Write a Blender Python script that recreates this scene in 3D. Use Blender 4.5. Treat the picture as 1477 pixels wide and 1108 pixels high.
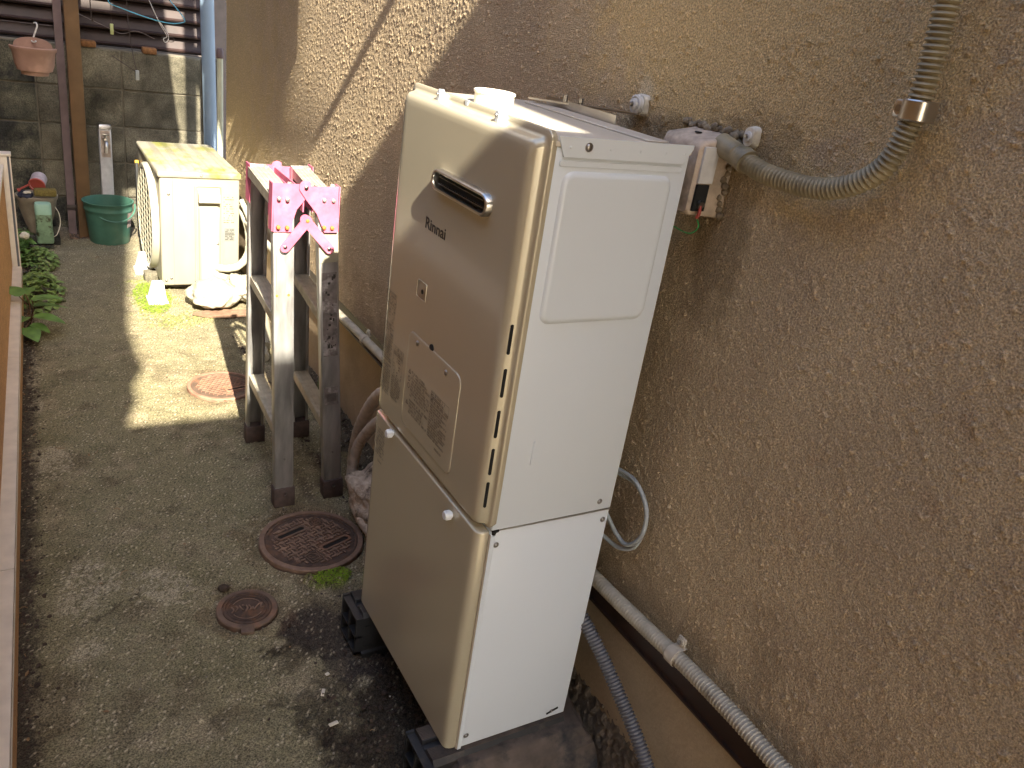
import bpy, bmesh, math, random
import numpy as np
from mathutils import Vector, Matrix

random.seed(7)
S = bpy.context.scene
for o in list(bpy.data.objects):
    bpy.data.objects.remove(o, do_unlink=True)
COL = S.collection

# ------------------------------------------------------------------ camera
cam_d = bpy.data.cameras.new("camera")
cam = bpy.data.objects.new("camera", cam_d)
COL.objects.link(cam)
yaw, pit, rol = math.radians(33.02471), math.radians(23.81885), math.radians(-8.97364)
f_ = Vector((math.sin(yaw) * math.cos(pit), math.cos(yaw) * math.cos(pit), -math.sin(pit)))
r0 = Vector((math.cos(yaw), -math.sin(yaw), 0))
d0 = f_.cross(r0)
rr = math.cos(rol) * r0 + math.sin(rol) * d0
dd = -math.sin(rol) * r0 + math.cos(rol) * d0
cam.matrix_world = Matrix((
    (rr.x, -dd.x, -f_.x, -0.62249), (rr.y, -dd.y, -f_.y, -0.95286),
    (rr.z, -dd.z, -f_.z, 1.38115), (0, 0, 0, 1)))
cam_d.sensor_width = 36
cam_d.lens = 1194.5 / 1477 * 36
cam_d.clip_start = 0.02
cam_d.clip_end = 300
S.camera = cam

# ------------------------------------------------------------------ light
SUN = Vector((-0.12, -1.0, 0.80)).normalized()
elev = math.asin(SUN.z)
azim = math.atan2(SUN.x, SUN.y)
W = bpy.data.worlds.new("World")
S.world = W
W.use_nodes = True
nt = W.node_tree
sky = nt.nodes.new("ShaderNodeTexSky")
sky.sky_type = 'NISHITA'
sky.sun_disc = False
sky.sun_elevation = elev
sky.sun_rotation = azim
sky.dust_density = 2.0
nt.links.new(sky.outputs[0], nt.nodes['Background'].inputs[0])
nt.nodes['Background'].inputs[1].default_value = 0.15
sl = bpy.data.lights.new("sun", 'SUN')
sl.energy = 4.8
sl.angle = math.radians(0.5)
sl.color = (1.0, 0.92, 0.765)
so = bpy.data.objects.new("sun", sl)
so.rotation_euler = (-SUN).to_track_quat('-Z', 'Y').to_euler()
so.location = (0, -3, 8)
COL.objects.link(so)
S.view_settings.view_transform = 'Standard'
S.view_settings.look = 'None'
S.view_settings.gamma = 1
S.view_settings.use_curve_mapping = False
S.view_settings.exposure = 2.25

# ------------------------------------------------------------------ materials
def mat(name, col, rough=0.6, metal=0.0, var=0.0, vscale=8.0, col2=None, c2lo=0.5, c2hi=0.62, bump=0.0, bscale=60.0,
        bdist=0.004, coat=0.0, attr=None, detail=6.0, stretch=None, rvar=0.0, fine=None, spec=0.5):
    m = bpy.data.materials.new(name)
    m.use_nodes = True
    n, l = m.node_tree.nodes, m.node_tree.links
    b = n['Principled BSDF']
    b.inputs['Roughness'].default_value = rough
    b.inputs['Metallic'].default_value = metal
    b.inputs['Specular IOR Level'].default_value = spec
    if coat:
        b.inputs['Coat Weight'].default_value = coat
        b.inputs['Coat Roughness'].default_value = 0.08
    tc = n.new('ShaderNodeTexCoord')
    src = tc.outputs['Object']
    if stretch:
        mp = n.new('ShaderNodeMapping')
        mp.inputs['Scale'].default_value = stretch
        l.new(src, mp.inputs[0])
        src = mp.outputs[0]
    base = None
    if attr:
        a = n.new('ShaderNodeAttribute')
        a.attribute_name = attr
        base = a.outputs['Color']
    def mix(fac, A, Bc):
        x = n.new('ShaderNodeMix')
        x.data_type = 'RGBA'
        if isinstance(fac, (int, float)):
            x.inputs[0].default_value = fac
        else:
            l.new(fac, x.inputs[0])
        for sock, v in ((x.inputs[6], A), (x.inputs[7], Bc)):
            if isinstance(v, tuple):
                sock.default_value = (*v[:3], 1)
            else:
                l.new(v, sock)
        return x.outputs[2]
    if base is None:
        base = tuple(col)
    if col2:
        nz = n.new('ShaderNodeTexNoise')
        nz.inputs['Scale'].default_value = vscale
        nz.inputs['Detail'].default_value = detail
        nz.inputs['Roughness'].default_value = 0.65
        l.new(src, nz.inputs['Vector'])
        mr = n.new('ShaderNodeMapRange')
        mr.inputs[1].default_value = c2lo
        mr.inputs[2].default_value = c2hi
        l.new(nz.outputs[0], mr.inputs[0])
        base = mix(mr.outputs[0], base, tuple(col2))
    if var:
        nz = n.new('ShaderNodeTexNoise')
        nz.inputs['Scale'].default_value = vscale * 2.3
        nz.inputs['Detail'].default_value = 8
        l.new(src, nz.inputs['Vector'])
        mr = n.new('ShaderNodeMapRange')
        mr.inputs[1].default_value = 0.3
        mr.inputs[2].default_value = 0.7
        mr.inputs[3].default_value = 1 - var
        mr.inputs[4].default_value = 1 + var
        l.new(nz.outputs[0], mr.inputs[0])
        vm = n.new('ShaderNodeVectorMath')
        vm.operation = 'SCALE'
        if isinstance(base, tuple):
            vm.inputs[0].default_value = base[:3]
        else:
            l.new(base, vm.inputs[0])
        l.new(mr.outputs[0], vm.inputs['Scale'])
        base = vm.outputs[0]
        if rvar:
            m2 = n.new('ShaderNodeMapRange')
            m2.inputs[1].default_value = 0.3
            m2.inputs[2].default_value = 0.7
            m2.inputs[3].default_value = rough - rvar
            m2.inputs[4].default_value = rough + rvar
            l.new(nz.outputs[0], m2.inputs[0])
            l.new(m2.outputs[0], b.inputs['Roughness'])
    if fine:                                   # fine speckle (scale, low, high)
        nz = n.new('ShaderNodeTexNoise')
        nz.inputs['Scale'].default_value = fine[0]
        nz.inputs['Detail'].default_value = 3
        l.new(tc.outputs['Object'], nz.inputs['Vector'])
        mr = n.new('ShaderNodeMapRange')
        mr.inputs[1].default_value = 0.35
        mr.inputs[2].default_value = 0.65
        mr.inputs[3].default_value = fine[1]
        mr.inputs[4].default_value = fine[2]
        l.new(nz.outputs[0], mr.inputs[0])
        vm = n.new('ShaderNodeVectorMath')
        vm.operation = 'SCALE'
        if isinstance(base, tuple):
            vm.inputs[0].default_value = base[:3]
        else:
            l.new(base, vm.inputs[0])
        l.new(mr.outputs[0], vm.inputs['Scale'])
        base = vm.outputs[0]
    if isinstance(base, tuple):
        b.inputs['Base Color'].default_value = (*base[:3], 1)
    else:
        l.new(base, b.inputs['Base Color'])
    if bump:
        nz = n.new('ShaderNodeTexNoise')
        nz.inputs['Scale'].default_value = bscale
        nz.inputs['Detail'].default_value = 5
        l.new(src, nz.inputs['Vector'])
        bp = n.new('ShaderNodeBump')
        bp.inputs['Strength'].default_value = bump
        bp.inputs['Distance'].default_value = bdist
        l.new(nz.outputs[0], bp.inputs['Height'])
        l.new(bp.outputs[0], b.inputs['Normal'])
    return m

M = {}
M['stucco'] = mat('stucco', (0.30, 0.2, 0.12), 0.9, attr='Col', bump=1.0, bscale=380, bdist=0.006, fine=(330, 0.66, 1.34), spec=0.3)
M['render'] = mat('smooth_render', (0.38, 0.285, 0.18), 0.85, var=0.16, vscale=3, col2=(0.28, 0.21, 0.12), c2lo=0.5, c2hi=0.75, bump=0.3, bscale=90, fine=(300, 0.92, 1.08))
M['skirt'] = mat('rough_cement', (0.15, 0.115, 0.08), 0.95, var=0.3, vscale=12, bump=0.8, bscale=160, col2=(0.07, 0.055, 0.04), c2lo=0.45, c2hi=0.65)
M['flash'] = mat('brown_flashing', (0.035, 0.018, 0.012), 0.45, var=0.2)
M['ground'] = mat('old_concrete', (0.2, 0.17, 0.12), 0.92, attr='Col', bump=0.8, bscale=240, bdist=0.003, fine=(300, 0.45, 1.6), spec=0.25)
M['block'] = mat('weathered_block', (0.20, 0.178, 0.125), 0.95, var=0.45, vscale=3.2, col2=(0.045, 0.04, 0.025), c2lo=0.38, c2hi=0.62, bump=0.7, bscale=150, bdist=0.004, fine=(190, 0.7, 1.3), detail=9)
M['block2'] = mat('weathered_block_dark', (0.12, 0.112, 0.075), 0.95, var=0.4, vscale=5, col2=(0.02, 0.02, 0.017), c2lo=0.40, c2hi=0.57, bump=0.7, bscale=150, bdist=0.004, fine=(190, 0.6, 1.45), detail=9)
M['mortar'] = mat('mortar', (0.15, 0.13, 0.095), 0.95, var=0.3, bump=0.5)
M['siding'] = mat('brown_siding', (0.030, 0.015, 0.012), 0.6, var=0.3, vscale=6, bump=0.1)
M['brick'] = mat('rusty_spacer', (0.22, 0.10, 0.035), 0.9, var=0.4, vscale=30, bump=0.4)
M['brownpost'] = mat('brown_painted_steel', (0.155, 0.088, 0.04), 0.5, var=0.22, vscale=5, bump=0.08, bscale=40)
M['purplepost'] = mat('purple_grey_angle', (0.15, 0.105, 0.105), 0.6, var=0.2, vscale=9)
M['bluepipe'] = mat('blue_grey_pvc', (0.25, 0.34, 0.44), 0.45, var=0.12, vscale=3, col2=(0.4, 0.45, 0.47), c2lo=0.55, c2hi=0.7, stretch=(1, 1, 0.25))
M['ivorypipe'] = mat('ivory_pvc', (0.55, 0.56, 0.42), 0.5, var=0.1)
M['black'] = mat('black_rubber', (0.012, 0.012, 0.012), 0.6)
M['void'] = mat('unlit_inside', (0.006, 0.006, 0.006), 0.9)
M['champ'] = mat('champagne_enamel', (0.55, 0.495, 0.365), 0.22, metal=0.28, var=0.01, vscale=2, coat=0.4, bump=0.035, bscale=2.6, bdist=0.02, rvar=0.04)  # one heater paint; tan of the reflected wall put into the front colour
M['lidcream'] = mat('cream_lid_enamel', (0.60, 0.545, 0.46), 0.4, var=0.04, vscale=6, coat=0.2)
M['champside'] = mat('white_enamel', (0.68, 0.735, 0.80), 0.36, metal=0.04, var=0.012, vscale=2, coat=0.3, bump=0.01, bscale=4, bdist=0.02)  # same heater paint; cool sky light put into the side colour
M['chrome'] = mat('brushed_steel', (0.55, 0.53, 0.50), 0.28, metal=1.0, var=0.1, vscale=14)
M['screw'] = mat('screw_steel', (0.35, 0.34, 0.33), 0.3, metal=1.0)
M['gap'] = mat('shaded_gap_enamel', (0.33, 0.28, 0.22), 0.5)
M['print'] = mat('grey_print', (0.03, 0.025, 0.018), 0.6)
M['whiteknob'] = mat('white_plastic', (0.78, 0.80, 0.80), 0.35)
M['flue'] = mat('flue_ivory', (0.80, 0.74, 0.62), 0.4)
M['recess'] = mat('resin_black', (0.022, 0.022, 0.023), 0.45, var=0.3, vscale=9, col2=(0.10, 0.075, 0.055), c2lo=0.52, c2hi=0.72, bump=0.2, bscale=60)
M['dustblock'] = mat('dusty_block', (0.085, 0.065, 0.052), 0.85, var=0.4, vscale=9, col2=(0.015, 0.016, 0.018), c2lo=0.5, c2hi=0.64, bump=0.5, bscale=50, bdist=0.006)
M['conduit'] = mat('olive_conduit', (0.27, 0.225, 0.14), 0.5, var=0.25, vscale=14, col2=(0.13, 0.115, 0.075), c2lo=0.52, c2hi=0.72)
M['conduit2'] = mat('beige_conduit', (0.46, 0.42, 0.33), 0.5, var=0.2, vscale=16, col2=(0.30, 0.26, 0.19), c2lo=0.55, c2hi=0.75)
M['hose'] = mat('slate_hose', (0.11, 0.11, 0.12), 0.5, var=0.12)
M['saddle'] = mat('beige_plastic', (0.50, 0.45, 0.37), 0.45, var=0.12, vscale=20)
M['cable'] = mat('grey_cable', (0.36, 0.39, 0.40), 0.5, var=0.06)
M['boxw'] = mat('aged_box', (0.46, 0.37, 0.29), 0.7, var=0.25, vscale=22, col2=(0.26, 0.22, 0.18), c2lo=0.5, c2hi=0.7, bump=0.4, bscale=110)
M['boxgrey'] = mat('box_white_side', (0.55, 0.54, 0.53), 0.6, var=0.15, vscale=14)
M['caulk'] = mat('old_caulk', (0.20, 0.16, 0.11), 0.9, var=0.4, vscale=20, bump=0.6)
M['white'] = mat('mount_white', (0.62, 0.58, 0.50), 0.6, var=0.12, vscale=40)
M['red'] = mat('red_cap', (0.26, 0.03, 0.02), 0.5)
M['greenwire'] = mat('green_wire', (0.02, 0.22, 0.05), 0.5)
M['alu'] = mat('worn_aluminium', (0.45, 0.44, 0.42), 0.38, metal=0.7, var=0.22, vscale=9, stretch=(3, 3, 0.6), rvar=0.08, bump=0.05, bscale=60)
M['alutread'] = mat('dusty_aluminium_tread', (0.46, 0.42, 0.33), 0.55, metal=0.35, var=0.2, vscale=16, bump=0.15, bscale=120)
M['tapestick'] = mat('old_sticker', (0.19, 0.165, 0.15), 0.7, var=0.4, vscale=22, col2=(0.36, 0.33, 0.31), c2lo=0.5, c2hi=0.56)
M['pink'] = mat('pink_paint', (0.50, 0.115, 0.185), 0.55, var=0.14, vscale=18, col2=(0.56, 0.17, 0.24), c2lo=0.5, c2hi=0.7)
M['rivetrust'] = mat('rusty_rivet', (0.42, 0.15, 0.03), 0.75, var=0.4, vscale=120)
M['shoe'] = mat('brown_rubber_shoe', (0.075, 0.05, 0.042), 0.7, var=0.3, vscale=25)
M['castiron'] = mat('rusty_cast_iron', (0.15, 0.098, 0.068), 0.65, metal=0.25, var=0.3, vscale=14, col2=(0.21, 0.10, 0.055), c2lo=0.5, c2hi=0.7, bump=0.35, bscale=160, bdist=0.002)
M['casttop'] = mat('worn_iron_relief', (0.20, 0.125, 0.085), 0.6, metal=0.2, var=0.25, vscale=25, bump=0.2, bscale=160)
M['castbase'] = mat('iron_dirt', (0.075, 0.046, 0.032), 0.85, var=0.35, vscale=20, col2=(0.12, 0.06, 0.03), bump=0.4, bscale=120)
M['castiron2'] = mat('bright_rust_iron', (0.28, 0.155, 0.10), 0.7, metal=0.1, var=0.3, vscale=14, col2=(0.33, 0.15, 0.09), c2lo=0.5, c2hi=0.7, bump=0.35, bscale=160, bdist=0.002)
M['dark'] = mat('hole_dirt', (0.012, 0.009, 0.007), 0.95)
M['moss'] = mat('moss', (0.16, 0.24, 0.012), 0.95, var=0.4, vscale=40)
M['acwhite'] = mat('aged_ac_ivory', (0.27, 0.25, 0.185), 0.5, var=0.08, vscale=6, col2=(0.19, 0.15, 0.095), c2lo=0.56, c2hi=0.78, stretch=(1, 1, 0.35))
M['actop'] = mat('mossy_ac_lid', (0.27, 0.245, 0.185), 0.7, var=0.12, vscale=6, col2=(0.21, 0.21, 0.045), c2lo=0.53, c2hi=0.66, stretch=(1, 0.6, 1))
M['acbright'] = mat('bright_ac_plastic', (0.36, 0.34, 0.26), 0.4, var=0.04)
M['label'] = mat('grey_label', (0.16, 0.16, 0.14), 0.6)
M['bag'] = mat('white_vinyl_wrap', (0.38, 0.35, 0.27), 0.45, var=0.08, vscale=9, bump=0.6, bscale=18, bdist=0.02)
M['wrap'] = mat('pipe_tape', (0.50, 0.42, 0.34), 0.7, var=0.2, vscale=18, col2=(0.24, 0.18, 0.13), c2lo=0.55, c2hi=0.7, bump=0.4, bscale=60)
M['wrapdirty'] = mat('dirty_lagging', (0.45, 0.37, 0.28), 0.9, var=0.3, vscale=22, col2=(0.08, 0.06, 0.04), c2lo=0.52, c2hi=0.66, bump=1.0, bscale=45, bdist=0.01)
M['board'] = mat('soggy_board', (0.20, 0.12, 0.075), 0.9, var=0.3, vscale=18, bump=0.4)
M['bucket'] = mat('green_bucket', (0.06, 0.155, 0.11), 0.5, var=0.15, vscale=8, col2=(0.10, 0.16, 0.11), c2lo=0.55, c2hi=0.7)
M['peel'] = mat('faded_sticker', (0.33, 0.26, 0.23), 0.8, var=0.3, vscale=40)
M['terra'] = mat('terracotta_plastic', (0.36, 0.215, 0.165), 0.6, var=0.1, vscale=8, col2=(0.50, 0.31, 0.24), c2lo=0.5, c2hi=0.7)
M['hook'] = mat('white_hook', (0.62, 0.60, 0.58), 0.4)
M['bowl'] = mat('cream_pot', (0.30, 0.25, 0.18), 0.7, var=0.2, vscale=9, col2=(0.14, 0.11, 0.08), c2lo=0.55, c2hi=0.7)
M['canwhite'] = mat('faded_pink_can', (0.42, 0.36, 0.38), 0.5, var=0.2, vscale=30)
M['canred'] = mat('red_enamel', (0.42, 0.08, 0.06), 0.5)
M['sponge'] = mat('mossy_sponge', (0.16, 0.12, 0.03), 0.95, var=0.3, vscale=60, bump=0.8, bscale=120)
M['navy'] = mat('navy_cloth', (0.02, 0.022, 0.04), 0.8, var=0.3)
M['jar'] = mat('algae_jar', (0.20, 0.30, 0.18), 0.5, var=0.2, vscale=22, col2=(0.05, 0.05, 0.02), c2lo=0.5, c2hi=0.6)
M['jarlid'] = mat('mint_lid', (0.30, 0.48, 0.36), 0.5, var=0.1)
M['leaf'] = mat('leaf_green', (0.12, 0.22, 0.045), 0.5, var=0.3, vscale=12)
M['leaf2'] = mat('leaf_variegated', (0.17, 0.25, 0.06), 0.5, var=0.3, vscale=25, col2=(0.28, 0.30, 0.12), c2lo=0.56, c2hi=0.66)
M['stem'] = mat('brown_stem', (0.10, 0.045, 0.02), 0.6)
M['soil'] = mat('damp_soil', (0.05, 0.032, 0.021), 0.95, var=0.4, vscale=30, bump=0.9, bscale=80, bdist=0.01)
M['stone'] = mat('pebble_grey', (0.20, 0.17, 0.13), 0.9, var=0.4, vscale=30)
M['twig'] = mat('dry_litter', (0.22, 0.13, 0.06), 0.9, var=0.4, vscale=30)
M['chip'] = mat('pale_chip', (0.62, 0.56, 0.44), 0.7, var=0.15, vscale=80)
M['tan'] = mat('ochre_stucco', (0.50, 0.28, 0.13), 0.9, var=0.15, vscale=14, bump=0.8, bscale=190, bdist=0.004, fine=(200, 0.75, 1.25))
M['cream'] = mat('cream_aluminium', (0.74, 0.66, 0.56), 0.5, var=0.1, vscale=10)
M['slotgrey'] = mat('grey_groove', (0.12, 0.125, 0.14), 0.5)
M['ntan'] = mat('neighbour_render', (0.46, 0.31, 0.15), 0.9, var=0.1, vscale=2, bump=0.4)
M['roofdark'] = mat('dark_roofing', (0.09, 0.07, 0.06), 0.7, var=0.2)
M['bluewire'] = mat('blue_wire', (0.10, 0.42, 0.62), 0.35)
M['darkwire'] = mat('rusty_dark_wire', (0.05, 0.035, 0.03), 0.5)
M['greywire'] = mat('taupe_wire', (0.16, 0.13, 0.12), 0.5)
M['lime'] = mat('lime_peg', (0.50, 0.56, 0.26), 0.5)
M['yellow'] = mat('yellow_tag', (0.65, 0.36, 0.03), 0.5)
M['wood'] = mat('grey_wood', (0.2, 0.16, 0.12), 0.9, var=0.3)

# ------------------------------------------------------------------ helpers
def T(name, label, cat, loc=(0, 0, 0), group=None):
    o = bpy.data.objects.new(name, None)
    COL.objects.link(o)
    o.location = loc
    o.empty_display_size = 0.05
    o['label'] = label
    o['category'] = cat
    if group:
        o['group'] = group
    o['_base'] = [float(v) for v in loc]
    return o

def base_of(o):
    return Vector(o['_base']) if '_base' in o else Vector((0, 0, 0))

def P(parent, name, bm, m, smooth=True, label=None, kind=None, angle=40):
    """link a bmesh (built in world coordinates) as a part of parent"""
    b = base_of(parent) if parent else Vector((0, 0, 0))
    for v in bm.verts:
        v.co -= b
    me = bpy.data.meshes.new(name)
    bmesh.ops.recalc_face_normals(bm, faces=bm.faces)
    if smooth:
        for f in bm.faces:
            f.smooth = True
        for e in bm.edges:
            if len(e.link_faces) == 2 and e.calc_face_angle(0) > math.radians(angle):
                e.smooth = False
    bm.to_mesh(me)
    bm.free()
    me.materials.append(m)
    o = bpy.data.objects.new(name, me)
    COL.objects.link(o)
    o.parent = parent
    if parent is not None:
        o['_base'] = [float(v) for v in b]
    if label:
        o['label'] = label
    if kind:
        o['kind'] = kind
    return o

def solo(name, bm, m, label, cat, loc, group=None, kind=None, smooth=True, angle=40):
    """a thing that is one mesh"""
    l = Vector(loc)
    for v in bm.verts:
        v.co -= l
    o = P(None, name, bm, m, smooth, angle=angle)
    o.location = l
    if label:
        o['label'] = label
        o['category'] = cat
    if group:
        o['group'] = group
    if kind:
        o['kind'] = kind
    return o

def B():
    return bmesh.new()

def box(bm, x0, x1, y0, y1, z0, z1, bev=0.0, seg=2):
    vs = [bm.verts.new((x, y, z)) for x in (x0, x1) for y in (y0, y1) for z in (z0, z1)]
    fs = [(0, 1, 3, 2), (4, 6, 7, 5), (0, 4, 5, 1), (2, 3, 7, 6), (0, 2, 6, 4), (1, 5, 7, 3)]
    F = [bm.faces.new([vs[i] for i in f]) for f in fs]
    if bev:
        es = list({e for f in F for e in f.edges})
        bmesh.ops.bevel(bm, geom=es, offset=bev, segments=seg, affect='EDGES', profile=0.5)
    return bm

def obox(bm, c, ax, ay, az, sx, sy, sz, bev=0.0):
    """oriented box: centre, unit axes, full sizes"""
    t = B()
    box(t, -sx / 2, sx / 2, -sy / 2, sy / 2, -sz / 2, sz / 2, bev)
    ax, ay, az, c = Vector(ax), Vector(ay), Vector(az), Vector(c)
    for v in t.verts:
        v.co = c + ax * v.co.x + ay * v.co.y + az * v.co.z
    merge(bm, t)
    return bm

def merge(bm, t):
    me = bpy.data.meshes.new('tmp')
    t.to_mesh(me)
    t.free()
    bm.from_mesh(me)
    bpy.data.meshes.remove(me)

def bar(bm, a, b, w, t, up=(0, 0, 1), bev=0.0):
    a, b, up = Vector(a), Vector(b), Vector(up)
    d = (b - a)
    L = d.length
    d.normalize()
    s = d.cross(up).normalized()
    u = s.cross(d)
    return obox(bm, (a + b) / 2, d, s, u, L, w, t, bev)

def smoothpath(pts, n=8):
    pts = [Vector(p) for p in pts]
    out = []
    q = [pts[0] * 2 - pts[1]] + pts + [pts[-1] * 2 - pts[-2]]
    for i in range(1, len(q) - 2):
        for k in range(n):
            t = k / n
            a, b, c, d = q[i - 1], q[i], q[i + 1], q[i + 2]
            out.append(0.5 * ((2 * b) + (c - a) * t + (2 * a - 5 * b + 4 * c - d) * t * t + (3 * b - a - 3 * c + d) * t ** 3))
    out.append(pts[-1])
    return out

def resample(pts, step):
    L = [0.0]
    for i in range(1, len(pts)):
        L.append(L[-1] + (pts[i] - pts[i - 1]).length)
    n = max(2, int(L[-1] / step))
    out, j = [], 0
    for k in range(n + 1):
        s = L[-1] * k / n
        while j < len(L) - 2 and L[j + 1] < s:
            j += 1
        t = (s - L[j]) / max(1e-9, L[j + 1] - L[j])
        out.append(pts[j].lerp(pts[j + 1], min(1, t)))
    return out

def tube(bm, pts, r, seg=12, caps=True, rfun=None):
    pts = [Vector(p) for p in pts]
    n = len(pts)
    rings = []
    t0 = (pts[1] - pts[0]).normalized()
    up = Vector((0, 0, 1)) if abs(t0.z) < 0.9 else Vector((1, 0, 0))
    s = t0.cross(up).normalized()
    for i in range(n):
        t = (pts[min(i + 1, n - 1)] - pts[max(i - 1, 0)]).normalized()
        s = (s - t * s.dot(t)).normalized()
        u = t.cross(s)
        R = rfun(i) if rfun else r
        rings.append([bm.verts.new(pts[i] + (s * math.cos(2 * math.pi * k / seg) + u * math.sin(2 * math.pi * k / seg)) * R) for k in range(seg)])
    for i in range(n - 1):
        for k in range(seg):
            bm.faces.new((rings[i][k], rings[i][(k + 1) % seg], rings[i + 1][(k + 1) % seg], rings[i + 1][k]))
    if caps:
        bm.faces.new(list(reversed(rings[0])))
        bm.faces.new(rings[-1])
    return bm

def corrugated(pts, R, pitch=0.006, depth=0.0022, seg=18):
    bm = B()
    p = resample(smoothpath(pts, 10), pitch / 4)
    prof = (0.0, 0.15, 1.0, 0.85)
    tube(bm, p, R, seg, True, lambda i: R - depth * prof[i % 4])
    return bm

def lathe(bm, prof, c=(0, 0, 0), seg=32, axis='Z', squash=1.0):
    c = Vector(c)
    rings = []
    for r, h in prof:
        ring = []
        for k in range(seg):
            a = 2 * math.pi * k / seg
            x, y = r * math.cos(a), r * math.sin(a) * squash
            p = {'Z': Vector((x, y, h)), 'X': Vector((h, x, y)), 'Y': Vector((x, h, y))}[axis]
            ring.append(bm.verts.new(c + p))
        rings.append(ring)
    for i in range(len(rings) - 1):
        for k in range(seg):
            bm.faces.new((rings[i][k], rings[i][(k + 1) % seg], rings[i + 1][(k + 1) % seg], rings[i + 1][k]))
    if prof[0][0] > 1e-6:
        bm.faces.new(rings[0])
    if prof[-1][0] > 1e-6:
        bm.faces.new(rings[-1])
    bmesh.ops.remove_doubles(bm, verts=bm.verts, dist=1e-6)
    return bm

def rrect(a0, a1, b0, b1, r, n=6):
    out = []
    for cx, cy, s in ((a1 - r, b1 - r, 0), (a0 + r, b1 - r, 1), (a0 + r, b0 + r, 2), (a1 - r, b0 + r, 3)):
        for k in range(n + 1):
            t = (s + k / n) * math.pi / 2
            out.append((cx + r * math.cos(t), cy + r * math.sin(t)))
    return out

def loft(bm, rings, axis, cap0=True, cap1=True):
    """rings: list of (level, [(a,b)...]); axis X -> (level,a,b); Y -> (a,level,b); Z -> (a,b,level)"""
    R = []
    for lv, pts in rings:
        R.append([bm.verts.new({'X': (lv, a, b), 'Y': (a, lv, b), 'Z': (a, b, lv)}[axis]) for a, b in pts])
    n = len(R[0])
    for i in range(len(R) - 1):
        for k in range(n):
            bm.faces.new((R[i][k], R[i][(k + 1) % n], R[i + 1][(k + 1) % n], R[i + 1][k]))
    if cap0:
        bm.faces.new(R[0])
    if cap1:
        bm.faces.new(R[-1])
    return bm

def prism(bm, poly, axis, l0, l1):
    return loft(bm, [(l0, poly), (l1, poly)], axis)

def screw(parent, c, axis, r=0.0042, m=None, name='screw', h=0.003):
    """domed pan head; axis is the outward direction letter and sign, eg '-Y'"""
    bm = B()
    sg = -1 if axis[0] == '-' else 1
    prof = [(r * 1.25, 0), (r * 1.25, sg * 0.0006), (r, sg * 0.0008), (r * 0.9, sg * h * 0.6), (r * 0.6, sg * h * 0.92), (0, sg * h)]
    lathe(bm, prof, c, 16, axis[1])
    return P(parent, name, bm, m or M['screw'])

def spectral(n, m, cell, lo, hi, seed, beta=0.0):
    """gaussian noise band-limited to wavelengths lo..hi metres, unit variance"""
    rg = np.random.default_rng(seed)
    w = np.fft.rfft2(rg.standard_normal((n, m)))
    fy = np.fft.fftfreq(n, cell)[:, None]
    fx = np.fft.rfftfreq(m, cell)[None, :]
    k = np.sqrt(fx * fx + fy * fy) + 1e-9
    a = np.exp(-(k * lo) ** 4) * (1 - np.exp(-(k * hi) ** 4)) * k ** (-beta)
    out = np.fft.irfft2(w * a, s=(n, m))
    return (out - out.mean()) / out.std()

def gridmesh(name, X, Y, Z, col, m):
    n, k = X.shape
    co = np.stack([X, Y, Z], -1).reshape(-1, 3).astype(np.float32)
    i = np.arange((n - 1) * (k - 1))
    r, c = i // (k - 1), i % (k - 1)
    a = r * k + c
    f = np.stack([a, a + 1, a + k + 1, a + k], -1).astype(np.int32)
    me = bpy.data.meshes.new(name)
    me.vertices.add(len(co))
    me.vertices.foreach_set('co', co.ravel())
    me.loops.add(f.size)
    me.loops.foreach_set('vertex_index', f.ravel())
    me.polygons.add(len(f))
    me.polygons.foreach_set('loop_start', np.arange(0, f.size, 4, dtype=np.int32))
    me.polygons.foreach_set('use_smooth', np.ones(len(f), dtype=bool))
    me.update(calc_edges=True)
    if col is not None:
        at = me.color_attributes.new('Col', 'FLOAT_COLOR', 'POINT')
        cc = np.ones((len(co), 4), dtype=np.float32)
        cc[:, :3] = col.reshape(-1, 3)
        at.data.foreach_set('color', cc.ravel())
    me.materials.append(m)
    return me

def sstep(a, b, x):
    t = np.clip((x - a) / (b - a), 0, 1)
    return t * t * (3 - 2 * t)

def lerp3(c, d, t):
    return c * (1 - t[..., None]) + np.array(d) * t[..., None]

# ================================================================== GROUND
gx0, gx1, gy0, gy1, cell = -0.74, 0.40, -0.75, 4.15, 0.005
nx, ny = int((gx1 - gx0) / cell) + 1, int((gy1 - gy0) / cell) + 1
X, Y = np.meshgrid(np.linspace(gx0, gx1, nx), np.linspace(gy0, gy1, ny))
fn = spectral(ny, nx, cell, 0.012, 0.05, 1)
md = spectral(ny, nx, cell, 0.05, 0.3, 2, 1.0)
lg = spectral(ny, nx, cell, 0.2, 1.2, 3, 1.2)
wp = spectral(ny, nx, cell, 0.08, 0.5, 4, 1.0)
md2 = spectral(ny, nx, cell, 0.03, 0.4, 5, 1.0)
H = 0.0009 * fn + 0.0012 * md
gp = fn > 1.15
col = np.zeros(X.shape + (3,)) + np.array((0.228, 0.198, 0.112))
col = lerp3(col, (0.30, 0.25, 0.155), 0.8 * sstep(-0.3, 2.2, md2 + 0.6 * lg))
col = lerp3(col, (0.15, 0.122, 0.07), 0.8 * sstep(0.0, 2.4, -md + 0.8 * lg))
col = lerp3(col, (0.16, 0.145, 0.075), 0.5 * sstep(0.0, 2.2, wp))             # algae film
# far part is smoother, greyer
far = sstep(1.9, 3.0, Y + 0.08 * wp)
col = lerp3(col, (0.24, 0.21, 0.14), 0.55 * far)
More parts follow.
